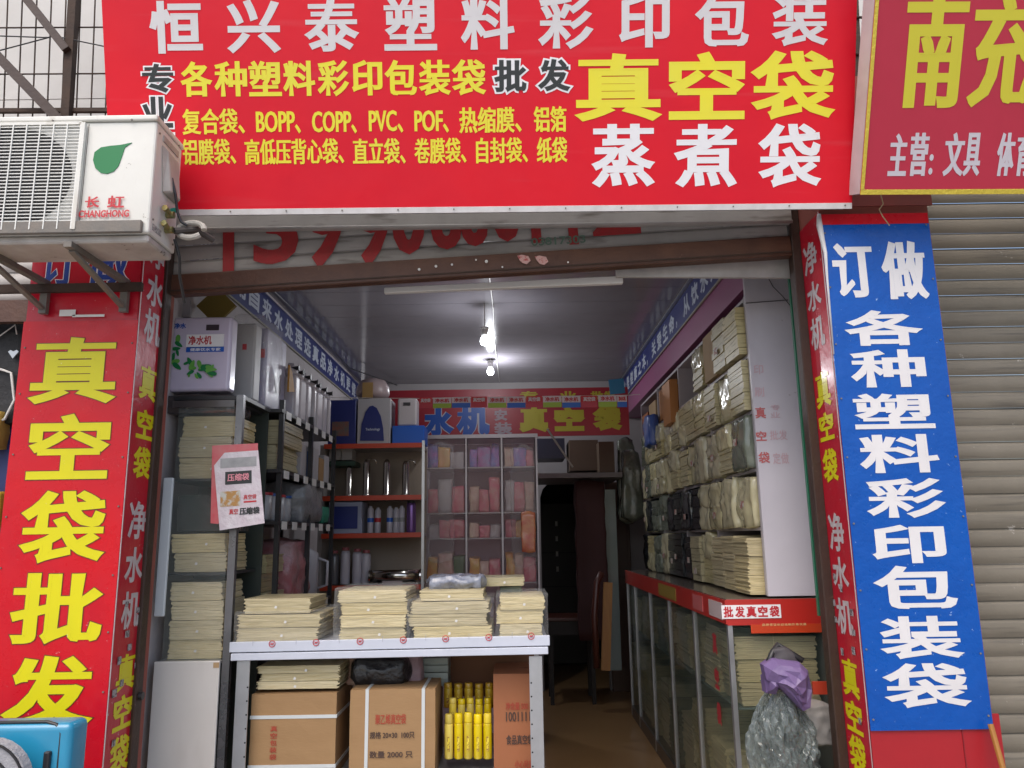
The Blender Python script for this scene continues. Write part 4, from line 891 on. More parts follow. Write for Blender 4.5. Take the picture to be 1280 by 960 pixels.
# fill of lower shelves (dark boxes)
dk = mat('dark_goods', (.035, .035, .04), .35, col2=(.07, .06, .06), vs=8, coat=.3)
for i, (y0, y1, z0, h_) in enumerate(((4.0, 4.5, 0.517, .4), (4.6, 5.1, .517, .5), (4.35, 5.1, 1.60, .0))):
    if h_: single('dark_box', B().box(LX-.3, y0, z0-.5, LX-.03, y1, z0+h_).bevel(.01, 1), dk, ['dark box low under the left wall rack, nearer the street', 'dark box low under the left wall rack, farther in'][i], 'box')
# ================================================================== BACK LEFT SHELF UNIT with orange edges
SY = 5.5
sx0 = at(405, 620, SY).x; sx1 = at(526, 620, SY).x
un = thing('display_shelf', 'shelf unit with orange red shelf edges at the back left', 'shelf', ((sx0+sx1)/2, SY+.2, 0))
szs = [at(465, y, SY).z for y in (732, 667, 620, 555)]
part(un, 'back_panel', B().box(sx0-.05, SY+.36, 0, sx1+.0, SY+.37, szs[3]), mat('tan_back', (.30, .24, .19), .6))
for i, z in enumerate(szs):
    part(un, 'shelf', B().box(sx0, SY+.008, z-.022, sx1, SY+.355, z-.001), mat('unit_grey', (.3, .28, .27), .5))
    part(un, 'shelf_edge', B().box(sx0-.01, SY-.004, z-.030, sx1+.004, SY+.0075, z+.004), orange_edge)
part(un, 'side_post', B().box(sx1+.006, SY, 0, sx1+.025, SY+.02, szs[3]+.02), alu)
part(un, 'side_panel', B().box(sx0-.045, SY+.03, 0, sx0-.012, SY+.355, szs[3]), MATS['unit_grey'])
pt = part(un, 'price_label', B().box(*pb(478, 726, 503, 732, SY-.008, .003)), mat('grey_label', (.4, .33, .33), .5))
def ub(x0, y0, x1, lvl, Y=SY+.03, d=.25):
    b = pb(x0, y0, x1, 700, Y, d); return (b[0], Y, szs[lvl], b[3], Y+d, b[5])
def ubox(x0, y0, x1, lvl, m, label, cat='box', name='product_box', Y=SY+.03, d=.22):
    t = thing(name, label, cat, (at((x0+x1)/2, 600, Y).x, Y, szs[lvl])); part(t, 'box', B().box(*ub(x0, y0, x1, lvl, Y, d)).bevel(.004, 1), m); return t
t = ubox(408, 500, 443, 3, blue_box, 'dark blue product box on top of the orange edged shelf'); part(t, 'print', B().box(*pb(415, 527, 436, 545, SY+.026, .003)), mat('box_print', (.3, .06, .03), .5, col2=(.05, .12, .12), vs=22))
t = ubox(445, 498, 487, 3, mat('box_white', (.42, .41, .43), .5), 'white box with a dark blue arch on top of the orange edged shelf')
XS = Surf(at(466, 552, SY+.028), (1, 0, 0), (0, 0, 1)); arch = [XS.hit(x, y) for x, y in ((450, 551), (452, 530), (457, 515), (462, 508), (466, 507), (471, 510), (476, 520), (479, 535), (480, 551))]
o = part(t, 'arch_print', B().poly(arch, lambda u, v, w: (XS.o.x+u, XS.o.y-w, XS.o.z+v), .002), ink_blue if 0 else blue_box)
o = letter(t, [('Technology', *XS.rect(457, 535, 475, 539))], strip_text, .0006, .003); o.matrix_local = Matrix.Translation(-Vector(t.location)) @ XS.mw()
t = ubox(489, 532, 530, 3, blue_b2, 'flat bright blue box on top of the orange edged shelf'); zz = at(500, 532, SY+.03).z
q = pb(497, 498, 521, 531, SY+.05, .14); t = thing('white_dispenser', 'small white dispenser standing on the bright blue box', 'dispenser', ((q[0]+q[3])/2, SY+.1, zz)); part(t, 'body', B().box(q[0], q[1], zz+.001, q[3], q[4], q[5]).bevel(.012, 2), mat('dispenser_white', (.45, .41, .42), .4)); part(t, 'mark', B().box(*pb(504, 503, 513, 507, SY+.047, .003)), dk)
t = thing('rice_cooker', 'round pale appliance sitting on the white arch box', 'appliance', at(466, 498, SY+.15)); c0 = at(466, 498, SY+.15)
part(t, 'body', B().lathe((c0.x, SY+.15, c0.z), [(.11, 0), (.125, .03), (.12, .08), (.09, .13), (.03, .15)], 20), mat('pale_pinkish', (.36, .28, .28), .4), smooth=True)
part(t, 'panel', B().box(*pb(453, 478, 466, 497, SY+.02, .01)), mat('amber_panel', (.35, .22, .08), .5))
# tubes on shelf 2 (lvl2)
for i, (px, top) in enumerate(((436, 583), (458, 575), (483, 575), (507, 577))):
    c0 = at(px, 617, SY+.1); zt3 = at(px, top, SY+.1).z
    t = thing('steel_filter', ['leftmost', 'second from the left', 'third from the left', 'rightmost'][i]+' upright shiny steel tube on the second orange shelf', 'filter', (c0.x, SY+.1, szs[2]), 'steel tubes on the orange shelf')
    part(t, 'tube', B().lathe((c0.x, SY+.1, szs[2]+.004), [(.03, 0), (.032, .01), (.026, .015), (.026, zt3-szs[2]-.03), (.018, zt3-szs[2]-.01), (.01, zt3-szs[2])], 14), chrome, smooth=True)
    if i in (1, 3): part(t, 'spout', B().tube([(c0.x, SY+.1, zt3-.02), (c0.x+.03, SY+.09, zt3+.01), (c0.x+.065, SY+.08, zt3), (c0.x+.072, SY+.08, zt3-.03)], .005, 6), chrome, smooth=True)
t = thing('small_cartons', 'pair of white cartons at the left end of the second orange shelf', 'cartons', at(420, 580, SY+.1)); part(t, 'carton', B().box(*pb(411, 561, 426, 575, SY+.1, .15)), mat('carton_white', (.36, .34, .33), .6)); part(t, 'carton', B().box(*pb(427, 561, 440, 575, SY+.1, .15)), MATS['carton_white'])
single('green_tray', B().box(*pb(408, 576.5, 444, 582, SY+.08, .2)), mat('dark_green', (.02, .06, .04), .5), 'dark green flat tray below the two white cartons', 'tray')
# shelf lvl1 items
t = thing('purifier_box', 'pale framed box with a navy front on the third orange shelf', 'box', at(430, 666, SY+.05)); part(t, 'case', B().box(*ub(410, 627, 452, 1)).bevel(.006, 1), mat('pale_blue_case', (.30, .32, .42), .4)); part(t, 'navy_front', B().box(*pb(414, 633, 447, 661, SY+.026, .003)), blue_box)
for i, px in enumerate((463, 472, 487, 495, 502)):
    c0 = at(px, 660, SY+.1); hh = .17-.01*(i % 2)
    t = thing('filter_cartridge', ['leftmost', 'second', 'middle', 'fourth', 'rightmost'][i]+' white filter cartridge on the third orange shelf', 'filter', (c0.x, SY+.1, szs[1]), 'cartridges on the third orange shelf')
    part(t, 'tube', B().lathe((c0.x, SY+.1, szs[1]+.003), [(.02, 0), (.022, .004), (.022, hh), (.012, hh+.01), (.010, hh+.02)], 12), filt_m, smooth=True)
    part(t, 'band', B().lathe((c0.x, SY+.1, szs[1]+.08), [(.0228, 0), (.0228, .03)], 12), [blue_b2, ink_red, blue_b2, mat('grey_band', (.3, .3, .3), .5), MATS['grey_band'] if 'grey_band' in MATS else dk][i])
c0 = at(514, 655, SY+.1)
t = thing('thermos', 'purple upright flask at the right of the third orange shelf', 'flask', (c0.x, SY+.1, szs[1])); part(t, 'body', B().lathe((c0.x, SY+.1, szs[1]+.003), [(.032, 0), (.034, .01), (.034, .19), (.03, .21)], 16), mat('purple_metal', (.20, .10, .30), .25, metal=.5), smooth=True); part(t, 'cap', B().lathe((c0.x, SY+.1, szs[1]+.214), [(.03, 0), (.03, .015)], 16), rackblack)
# shelf lvl0 items
for i, (px, m_) in enumerate(((417, mat('grey_cyl', (.16, .16, .17), .3, metal=.3)), (431, filt_m), (446, filt_m), (457, filt_m))):
    c0 = at(px, 728, SY+.1); hh = (.22, .24, .23, .22)[i]
    t = thing('filter_bottle', ['grey cylinder at the far left of the lowest orange shelf', 'first tall white filter on the lowest orange shelf', 'second tall white filter on the lowest orange shelf', 'third tall white filter, beside the steel cylinder'][i], 'filter', (c0.x, SY+.1, szs[0]), None)
    part(t, 'body', B().lathe((c0.x, SY+.1, szs[0]+.005), [(.03, 0), (.034, .008), (.034, hh-.03), (.028, hh-.01)], 14), m_, smooth=True); part(t, 'cap', B().lathe((c0.x, SY+.1, szs[0]+hh), [(.026, 0), (.026, .02)], 12), mat('pinkred_cap', (.3, .08, .09), .5))
a = at(464, 716, SY+.06); b_ = at(525, 711, SY+.06)
t = thing('steel_cylinder', 'long steel cylinder lying on the lowest orange shelf', 'cylinder', ((a.x+b_.x)/2, SY+.06, szs[0])); zc_ = szs[0]+.06
part(t, 'barrel', B().tube([(a.x, SY+.06, zc_), (b_.x, SY+.06, zc_)], .042, 18), chrome, smooth=True); part(t, 'end_cap', B().tube([(a.x-.012, SY+.06, zc_), (a.x-.001, SY+.06, zc_)], .046, 18), chrome); part(t, 'end_cap', B().tube([(b_.x+.001, SY+.06, zc_), (b_.x+.012, SY+.06, zc_)], .046, 18), chrome)
for xq in (a.x+.03, b_.x-.05): part(t, 'cradle', B().box(xq, SY+.03, szs[0]+.004, xq+.02, SY+.09, zc_-.04), dk)
# ================================================================== MIDDLE GLASS CABINET
MY = 6.0
gx0_, gx1_ = at(530, 640, MY).x, at(672, 640, MY).x; gzt = at(600, 548, MY).z
mc = thing('glass_cabinet', 'tall glass cabinet of colourful packets reflecting the street, middle of the back', 'glass cabinet', ((gx0_+gx1_)/2, MY+.2, 0))
frm = mat('pale_frame', (.42, .38, .40), .35, metal=.4)
xm = [gx0_, at(583, 640, MY).x, at(628, 640, MY).x, gx1_]
for x in xm: part(mc, 'upright', B().box(x-.007, MY-.012, 0, x+.007, MY+.012, gzt), frm)
part(mc, 'top_rail', B().box(gx0_-.012, MY-.014, gzt+.001, gx1_+.012, MY+.4, gzt+.03), frm)
part(mc, 'side_panel', B().box(gx1_-.006, MY+.014, 0, gx1_+.006, MY+.4, gzt), mat('cab_side', (.11, .11, .12), .4)); part(mc, 'back_panel', B().box(gx0_, MY+.4, 0, gx1_, MY+.41, gzt), mat('cab_back', (.42, .30, .33), .6))
czs = [at(600, y, MY).z for y in (728, 672, 640, 583)]
for z in czs: part(mc, 'shelf', B().box(gx0_+.014, MY+.02, z-.012, gx1_-.014, MY+.39, z-.002), mat('glass_shelf_pale', (.4, .38, .38), .2))
for i in range(3):
    part(mc, 'glass_door', B().box(xm[i]+.0125, MY-.004, .1, xm[i+1]-.0125, MY-.001, gzt-.003), mat('reflection_haze_glass', (.62, .42, .48), .08, alpha=.11, bump=.5, bs=4, coat=.6))  # pinkish veil in the glass colour imitates hazy street reflections
pal = [pink_l, cream_l, rainbow_b, orange_g, pink_l, mat('green_goods', (.08, .2, .08), .3, coat=.4), mat('white_goods', (.45, .42, .42), .3, coat=.4), pink_l]
side_w = ['left', 'middle', 'right']; lv_w = ['bottom', 'third', 'second', 'top']
rng = random.Random(21)
hts = [.24, .14, .27, .19]
sets = [[orange_g, cream_l, MATS['green_goods'], orange_g, cream_l, pink_l, orange_g, cream_l, pink_l], [MATS['white_goods'], pink_l, pink_l, cream_l, pink_l, MATS['white_goods'], pink_l, orange_g, pink_l],
        [pink_l, MATS['white_goods'], pink_l, cream_l, pink_l, pink_l, MATS['white_goods'], pink_l, cream_l], [rainbow_b, orange_g, MATS['white_goods'], rainbow_b, mat('magenta_goods', (.55, .06, .30), .35, col2=(.2, .3, .55), vs=10, coat=.4), rainbow_b, cream_l, rainbow_b, pink_l]]
for l in range(4):
    for s_ in range(3):
        wb = (xm[s_+1]-xm[s_]-.04); cuts = [0, rng.uniform(.25, .4), rng.uniform(.58, .75), 1]
        for h2 in range(3):
            xa = xm[s_]+.02+wb*cuts[h2]+.003; xb = xm[s_]+.02+wb*cuts[h2+1]-.003
            single('packet', B().crumple(xa, MY+.04+.07*rng.random(), czs[l], xb, MY+.30, czs[l]+hts[l]*rng.uniform(.6, 1), amp=.009, n=7, sc=12, seed=l*9+s_*3+h2, rnd=.08), sets[l][s_*3+h2],
                   f"{['left', 'middle', 'right'][h2]} packet on the {lv_w[l]} shelf of the glass cabinet, {side_w[s_]} bay", 'packet', 'packets in the glass cabinet', smooth=True)
# ---- hanging things in front of the cabinet: long clear bags with glare
single('film_roll', B().crumple(*pb(536, 556, 566, 700, MY-.2, .05), amp=.012, n=12, sc=10, seed=5, rnd=.2), clearfilm, 'long clear plastic sheet hanging before the left bay of the glass cabinet', 'plastic sheet', smooth=True)
single('film_roll', B().crumple(*pb(640, 560, 668, 705, MY-.2, .05), amp=.012, n=12, sc=10, seed=15, rnd=.2), clearfilm, 'long clear plastic sheet hanging before the right bay of the glass cabinet', 'plastic sheet', smooth=True)
single('red_packet', B().crumple(*pb(652, 640, 669, 690, MY-.22, .03), amp=.005, n=8, sc=12, rnd=.2), mat('red_gloss_packet', (.5, .04, .05), .25, col2=(.6, .3, .12), vs=12, coat=.5), 'red and orange packet hanging at the right of the glass cabinet', 'packet', smooth=True)
# back banner
RY = 6.1
BB = Surf(at(640, 545, RY), (1, 0, 0), (0, 0, 1))
bb_ = thing('back_banner', 'red banner with blue and yellow characters across the back of the shop', 'banner', mw=BB.mw())
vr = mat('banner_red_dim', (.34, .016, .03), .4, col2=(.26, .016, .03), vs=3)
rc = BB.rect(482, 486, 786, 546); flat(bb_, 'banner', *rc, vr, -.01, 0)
flat(bb_, 'bottom_rail', rc[0]+.25, rc[1]-.012, rc[0]+1.1, rc[1]-.001, frm, -.01, .006)
bl = [('水', *BB.rect(530, 510, 566, 545)), ('机', *BB.rect(571, 508, 612, 544))]; letter(bb_, bl, mat('banner_pale', (.4, .38, .45), .5), .022, .003); letter(bb_, bl, mat('banner_blue', (.01, .07, .34), .4), .014, .0045)
letter(bb_, [('真', *BB.rect(650, 509, 685, 540)), ('空', *BB.rect(693, 509, 730, 539)), ('袋', *BB.rect(742, 507, 776, 538))], mat('banner_yellow', (.42, .36, .03), .5), .014, .003)
letter(bb_, [('安', *BB.rect(618, 512, 634, 526)), ('装', *BB.rect(618, 528, 640, 543))], mat('banner_grey', (.34, .26, .3), .5), .005, .003)
letter(bb_, [('专', *BB.rect(650, 489, 672, 500)), ('业', *BB.rect(700, 489, 720, 500)), ('批发', *BB.rect(738, 489, 770, 500))], MATS['banner_yellow'], .005, .003)
# upper back filler: boxes over the door, dark box
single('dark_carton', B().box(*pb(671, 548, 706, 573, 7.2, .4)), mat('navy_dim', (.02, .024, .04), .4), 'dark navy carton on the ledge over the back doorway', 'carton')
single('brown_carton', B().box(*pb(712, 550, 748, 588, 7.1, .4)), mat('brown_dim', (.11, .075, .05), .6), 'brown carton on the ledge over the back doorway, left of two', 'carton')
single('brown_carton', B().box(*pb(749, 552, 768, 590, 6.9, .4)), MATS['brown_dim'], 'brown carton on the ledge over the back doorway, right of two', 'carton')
single('wall_ledge', B().box(*pb(668, 591, 778, 597, 6.85, .9)), mat('ledge_grey', (.2, .19, .2), .5), 'grey ledge over the back doorway carrying cartons', 'shelf')
single('wooden_pole', B().tube([at(684, 536, 5.9), at(716, 584, 6.0)], .008, 6), mat('pole_grey', (.25, .22, .2), .5), 'thin grey pole slanting below the back banner', 'pole')
# door curtain, leaning boards
single('door_curtain', B().crumple(*pb(722, 602, 758, 800, 7.0, .10), amp=.015, n=14, sc=5, seed=3, rnd=.02), mat('dark_red_cloth', (.045, .010, .010), .7), 'dark red curtain hanging at the right of the back doorway', 'curtain', smooth=True)
t = thing('leaning_board', 'orange wooden board leaning at the foot of the right counter', 'board', at(758, 835, 6.2))
part(t, 'plank', B().bar(at(757, 838, 6.25), at(760, 728, 6.3), .07, .03), wood_o)
single('chair_back', B().tube([at(746, 835, 6.1), at(743, 770, 6.1), at(746, 728, 6.12), at(752, 716, 6.14)], .025, 8), wood_d, 'dark red curved chair back beside the orange board', 'chair back', smooth=True)
t = thing('small_table', 'dark small table with a reddish top in front of the back doorway', 'table', at(716, 868, 7.4)); b = pb(686, 772, 744, 838, 7.35, .45)
part(t, 'table_top', B().box(b[0]-.02, b[1]-.02, b[5]-.03, b[3]+.02, b[4], b[5]).bevel(.006, 1), wood_d); part(t, 'apron', B().box(b[0], b[1], b[5]-.15, b[3], b[4]-.02, b[5]-.031), mat('table_dark', (.02, .014, .012), .6))
for xx in (b[0]+.005, b[3]-.04):
    for yy in (b[1]+.005, b[4]-.06): part(t, 'leg', B().box(xx, yy, .013, xx+.035, yy+.035, b[5]-.151), MATS['table_dark'])
t = thing('back_cabinet', 'dark cabinet with tiny pale tags seen through the back doorway', 'cabinet', (.55, 9.6, 0))
part(t, 'body', B().box(.30, 9.6, .013, .85, 9.95, 1.9).bevel(.01, 1), mat('cab_dim', (.05, .045, .04), .5))
for q in range(4): part(t, 'tag', B().box(.50, 9.594, 1.62-.18*q, .53, 9.598, 1.68-.18*q), white_pl)
for q in range(3): part(t, 'drawer_gap', B().box(.32, 9.596, .5+.4*q, .83, 9.599, .508+.4*q), dark)
t = thing('door_panel', 'dark brown wooden door panel folded back at the right of the back doorway', 'door', (1.0, 7.9, 0))
part(t, 'leaf', B().box(.93, 7.90, .013, 1.16, 7.94, 2.03).bevel(.005, 1), mat('brown_door', (.09, .05, .03), .45, col2=(.06, .03, .018), vs=4, stretch=(4, 4, .4)))
for q in range(2): part(t, 'inset', B().box(.96, 7.892, .25+.85*q, 1.13, 7.899, .95+.85*q).bevel(.003, 1), MATS['brown_door'])
t = thing('glass_sheet', 'narrow greenish glass sheet leaning against the far end of the right shelves', 'glass sheet', at(765, 840, 7.0))
part(t, 'pane', B().bar(at(770, 838, 7.05), at(762, 612, 7.1), .10, .008), mat('green_glass_edge', (.16, .20, .19), .1, coat=.5))
for q, (x_, y_, h_) in enumerate(((1.08, 6.98, .5), (1.06, 7.15, .62), (1.10, 7.34, .45))):
    single('hanging_bag', B().crumple(x_-.10, y_, 1.75-h_*.2, x_+.08, y_+.14, 1.75+h_, amp=.02, n=10, sc=7, seed=40+q, rnd=.25, taper=.2), mat('dim_greygreen_bag', (.09, .11, .095), .2, orand=.2, col2=(.16, .17, .13), vs=8, bump=1.2, bs=12, coat=.5),
           ['nearest', 'middle', 'farthest'][q]+' grey green wrapped bag hanging past the far end of the right shelves', 'bag', smooth=True)
# garland
gl = thing('sticker_garland', 'string of small red green and blue label cards crossing the shop at head height', 'garland', at(650, 503, 4.9))
cols = [(ink_red, vinyl_red_far), (mat('card_white', (.6, .5, .55), .4), mat('card_green', (.3, .42, .03), .4)), (MATS['card_white'], blue_b2)]
x = 524; i = 0
while x < 783:
    w2 = [21, 24, 24][i % 3] if i else 17
    yb = 510-1.0*(x-524)/260; yt = 497-3*(x-524)/260
    a = at(x, yb, 4.9); d = at(min(x+w2-1, 784), yb, 4.9); z2 = at(x, yt, 4.9).z; zm = a.z*.55+z2*.45; ty = .01*math.sin(i*1.7)
    up, lo = cols[i % 3]
    cpt = part(gl, 'card', B().box(a.x, 4.9+ty, zm, d.x, 4.903+ty, z2), up); part(gl, 'card_foot', B().box(a.x, 4.8995+ty, a.z, d.x, 4.903+ty, zm-.0005), lo)
    gs = Surf((a.x, 4.899+ty, a.z), (1, 0, 0), (0, 0, 1)); W2 = d.x-a.x; H2 = z2-a.z
    o = letter(gl, [('净水机' if i % 3 else '真空袋', W2*.12, H2*.52, W2*.88, H2*.9)], ink_red if i % 3 else MATS['card_white'], .0012, .001); o.matrix_local = Matrix.Translation(-Vector(gl.location)) @ gs.mw()
    x += w2; i += 1
part(gl, 'string', B().tube([at(400, 497, 4.91), at(524, 498, 4.91), at(784, 494, 4.91), at(800, 493, 4.91)], .002, 5), white_pl)
t = thing('blue_card', 'blue card hanging at the right end of the back banner', 'card', at(772, 482, 5.5)); part(t, 'sheet', B().poly([(-.05, -.06), (.06, -.05), (.05, .06), (-.06, .05)], lambda u, v, w: (at(771, 483, 5.5).x+u, 5.5+w, at(771, 483, 5.5).z+v), .004), mat('card_blue', (.03, .16, .30), .4))
# ================================================================== CEILING STRIPS (blue slogans)
def slogan(o, u, L_, h_, txt, label, n0):
    s_ = Surf(o, u, (0, 0, 1)); t = thing('slogan_strip', label, 'slogan strip', mw=s_.mw())
    flat(t, 'strip', 0, 0, L_, h_, strip_blue, 0, .004); flat(t, 'edge', 0, -.012, L_, -.001, mat('strip_trim', (.3, .28, .22), .4), 0, .010)
    n_ = len(txt); p = L_/n_; its = [(c, p*i+p*.12, h_*.18, p*i+p*.88, h_*.84) for i, c in enumerate(txt) if c not in ' ，']; letter(t, its, strip_text, .006, .006)
    its = [(c, p*i+p*.12, h_*.15, p*i+p*.26, h_*.38) for i, c in enumerate(txt) if c == '，']
    if its: letter(t, its, strip_text, .004, .006)
slogan((1.160, 7.9, CZ-.22), (0, -1, 0), 4.1, .20, '水是健康之本，关爱生命，从饮水开始', 'dark blue slogan strip below the ceiling on the right wall', 0)
slogan((-1.59, 3.45, CZ-.235), (0, 1, 0), 4.5, .21, '专业家用自来水处理选真品净水机更健康', 'dark blue slogan strip below the ceiling on the left wall', 0)
a = at(270, 382, 3.75)
single('diamond_ornament', B().poly([(-.10, 0), (0, .10), (.10, 0), (0, -.10)], lambda u, v, w: (a.x+u, 3.75+w, a.z+v), .02), mat('dull_gold_card', (.22, .16, .03), .5), 'dull gold diamond hung above the leaf printed purifier', 'ornament')
single('grey_panel', B().box(*pb(216, 368, 238, 396, 3.6, .02)), mat('pale_grey_panel', (.4, .38, .4), .5), 'pale grey panel in the top left corner of the doorway', 'panel')
# ================================================================== BULBS
for i, (px, py, Y) in enumerate(((606, 426, 5.2), (613, 464, 6.9))):
    p = at(px, py, Y)
    t = thing('light_bulb', ['nearer glowing white bulb with a visible socket', 'farthest glowing bulb, over the back banner'][i], 'light bulb', (p.x, Y, p.z), 'ceiling bulbs')
    part(t, 'bulb', B().lathe((p.x, Y, p.z-.035), [(.004, 0), (.026, .01), (.034, .03), (.028, .055), (.018, .07)], 14), bulbm, smooth=True)
    part(t, 'socket', B().lathe((p.x, Y, p.z+.036), [(.02, 0), (.024, .01), (.024, .045), (.03, .05), (.03, min(.06, max(.052, CZ-p.z-.037)))], 12), white_pl)
    part(t, 'flex', B().tube([(p.x, Y, p.z+.08), (p.x, Y, max(p.z+.085, CZ-.001))], .004, 6), white_pl)
    l = bpy.data.lights.new('bulb_light', 'POINT'); l.energy = (6, 14)[i]; l.shadow_soft_size = .035; l.color = (.92, .95, 1)
    lo = bpy.data.objects.new('bulb_light', l); C.objects.link(lo); lo.location = (p.x, Y, p.z-.08)
single('ceiling_cable', B().tube([(-.13, 3.6, CZ-.006), (-.13, 4.4, CZ-.012), (-.125, 5.3, CZ-.006), (-.14, 6.2, CZ-.014), (-.13, 7.9, CZ-.006)], .004, 6), white_pl, 'thin white cable run along the ceiling between the bulbs', 'cable')
single('ceiling_cable', B().tube([(-1.50, 3.7, CZ-.03), (-1.48, 4.6, CZ-.07), (-1.50, 5.6, CZ-.03), (-1.49, 6.9, CZ-.06), (-1.2, 7.9, CZ-.03)], .005, 6), rackblack, 'sagging black cable in the left ceiling corner above the blue strip', 'cable')
# ================================================================== RIGHT SHELVES
RX = 1.165; lev = [1.215, 1.53, 1.81, 2.09, 2.37, 2.66]; YB = [3.70, 4.50, 5.30, 6.10, 6.90]
rk2 = thing('wall_shelving', 'tall pale shelving along the right wall packed with bags', 'shelving', (1.3, 5.3, 1.2))
bw = mat('pale_board', (.48, .44, .46), .5, col2=(.40, .36, .38), vs=4)
for y in YB: part(rk2, 'divider', B().box(RX, y, lev[0]+.002, 1.435, y+.018, lev[5]), bw)
for z in lev[1:]:
    for k_ in range(4):
        part(rk2, 'shelf', B().box(RX+.004, YB[k_]+.0185, z-.018, 1.435, YB[k_+1]-.0005, z-.002), bw)
# end panel facing the street
e0 = at(929, 500, 3.68); e1 = 1.445
ep = thing('end_panel', 'tall white end panel with faint red characters, right of the packed shelves', 'panel', (1.3, 3.68, 1.2))
pa = pb(934, 345, 990, 750, 3.66, .02)
part(ep, 'board', B().box(1.158, 3.66, 1.215, 1.437, 3.68, 3.09), mat('lilac_white_board', (.58, .55, .60), .4, col2=(.50, .475, .52), vs=2.5, streak=((.47, .44, .47), 3, (2, 2, .5), .56), wear_or_glint=(.3, .27, .28), ws=9, wt=.665))
ES = Surf((1.158, 3.659, 1.2), (1, 0, 0), (0, 0, 1))
def el(items, m, r):
    o = letter(ep, items, m, r, .0012); o.matrix_local = Matrix.Translation(-Vector(ep.location)) @ ES.mw()
el([('真', *ES.rect(944, 509, 957, 523)), ('空', *ES.rect(945, 539, 958, 551)), ('袋', *ES.rect(948, 565, 962, 579))], mat('faint_red', (.5, .12, .12), .5), .0012)
el([('印', *ES.rect(942, 456, 954, 468)), ('刷', *ES.rect(943, 484, 955, 496)), ('专', *ES.rect(963, 506, 975, 513)), ('业', *ES.rect(963, 515, 975, 522)), ('批发', *ES.rect(962, 538, 984, 550)), ('定做', *ES.rect(966, 566, 986, 580))], mat('fainter_red', (.55, .38, .42), .5), .0005)
part(ep, 'cable', B().tube([at(932, 379, 3.655), at(985, 375, 3.655)], .002, 5).tube([at(958, 343, 3.655), at(966, 358, 3.65), at(978, 370, 3.65), at(990, 385, 3.65)], .002, 5), rackblack)
gsn = thing('green_strip', 'narrow dark green strip with tiny white marks beside the right door post', 'strip', (1.33, 3.6, 1.1))
ga = at(990, 360, 3.45); gbp = at(1021, 770, 3.45)
part(gsn, 'strip', B().hexa([(ga.x-.010, 3.45, gbp.z), (1.335, 3.45, gbp.z), (1.335, 3.47, gbp.z), (ga.x-.010, 3.47, gbp.z), (ga.x-.010, 3.45, ga.z+.1), (1.335, 3.45, ga.z+.1), (1.335, 3.47, ga.z+.1), (ga.x-.010, 3.47, ga.z+.1)]), greenm)
part(gsn, 'white_marks', (lambda b: [b.box(ga.x+.005, 3.4485, gbp.z+.06+q*.115, ga.x+.012, 3.4495, gbp.z+.10+q*.115) for q in range(12)] and b)(B()), white_pl)
# packs in the cells
bay_w = ['street end bay', 'second bay in', 'third bay in', 'farthest bay']; lvl_w = ['bottom', 'second', 'third', 'fourth', 'top']
pos_w = ['nearest', 'middle', 'farthest']
rng = random.Random(31)
special = {(0, 2, 0): 'mix', (1, 1, 2): 'k', (1, 1, 1): 'k', (2, 1, 0): 'k', (2, 1, 1): 'k', (2, 0, 0): 'k', (2, 0, 1): 'k', (1, 0, 2): 'k', (2, 1, 2): 'g', (3, 1, 0): 'g', (3, 0, 0): 'g', (3, 1, 1): 'k', (3, 2, 1): 'g', (3, 3, 2): 'g', (3, 0, 2): 'k'}
colw = {'b': 'beige', 'k': 'black', 'g': 'grey green'}
for bay in range(4):
    y0, y1 = YB[bay]+.02, YB[bay+1]-.003
    for l in range(5):
        n_ = 3; wpk = (y1-y0-.02)/n_
        for k_ in range(n_):
            kd = special.get((bay, l, k_), 'b')
            if kd == 'mix': kd = 'g'
            if l == 4 and bay >= 2: continue
            if (bay, l) in ((0, 4),) and k_ == 2: continue
            if l == 4 and bay == 1 and k_ != 0: continue
            ya = y0+.008+k_*wpk; yb_ = ya+wpk-.008; H_ = (lev[l+1]-lev[l]-.022)*rng.uniform(.90, .99)
            xa = RX+rng.uniform(-.045, -.018)
            lab = f"{colw[kd]} bag pack, {pos_w[k_]} of three, {lvl_w[l]} right wall shelf, {bay_w[bay]}"
            if l == 0 and bay == 0:
                stack(RX-.07+.01*k_, ya, lev[0]+.001, 1.42, yb_, lev[0]+H_, lab.replace('bag pack', 'square cut bag stack'), 3, beige, 'bag packs on the right shelves', glints=False)
                continue
            m_ = {'b': wrap_b, 'k': wrap_k, 'g': wrap_g}[kd]
            t = thing('bag_pack', lab, 'bag pack', ((xa+1.42)/2, (ya+yb_)/2, lev[l]), 'bag packs on the right shelves')
            if rng.random() < .4:
                ty_ = ya+rng.uniform(.03, .12); tz_ = lev[l]+rng.uniform(.03, .12)
                part(t, 'price_tag', B().box(xa-.017, ty_, tz_, xa-.0155, ty_+.06, tz_+.035), MATS['label_tag'] if 'label_tag' in MATS else mat('label_tag', (.55, .52, .46), .6, col2=(.35, .12, .1), vs=40, va=2))
            nsub = 1 if (kd == 'k' or rng.random() < .35) else 2
            for q in range(nsub):
                if rng.random() < .30:   # flat-lying bundles with visible sheet edges
                    bundle(t, xa, ya+.004, lev[l]+H_*q/nsub+.001, 1.41, yb_-.004, lev[l]+H_*(q+1)/nsub, beige_d if kd == 'b' else m_, rng.randint(0, 5), 7)
                else:
                    part(t, 'wrapped_bundle', B().crumple(xa, ya, lev[l]+H_*q/nsub+.001, 1.41, yb_, lev[l]+H_*(q+1)/nsub, amp=.015, n=10, sc=11, seed=rng.randint(0, 90), rnd=.10), m_, smooth=True)
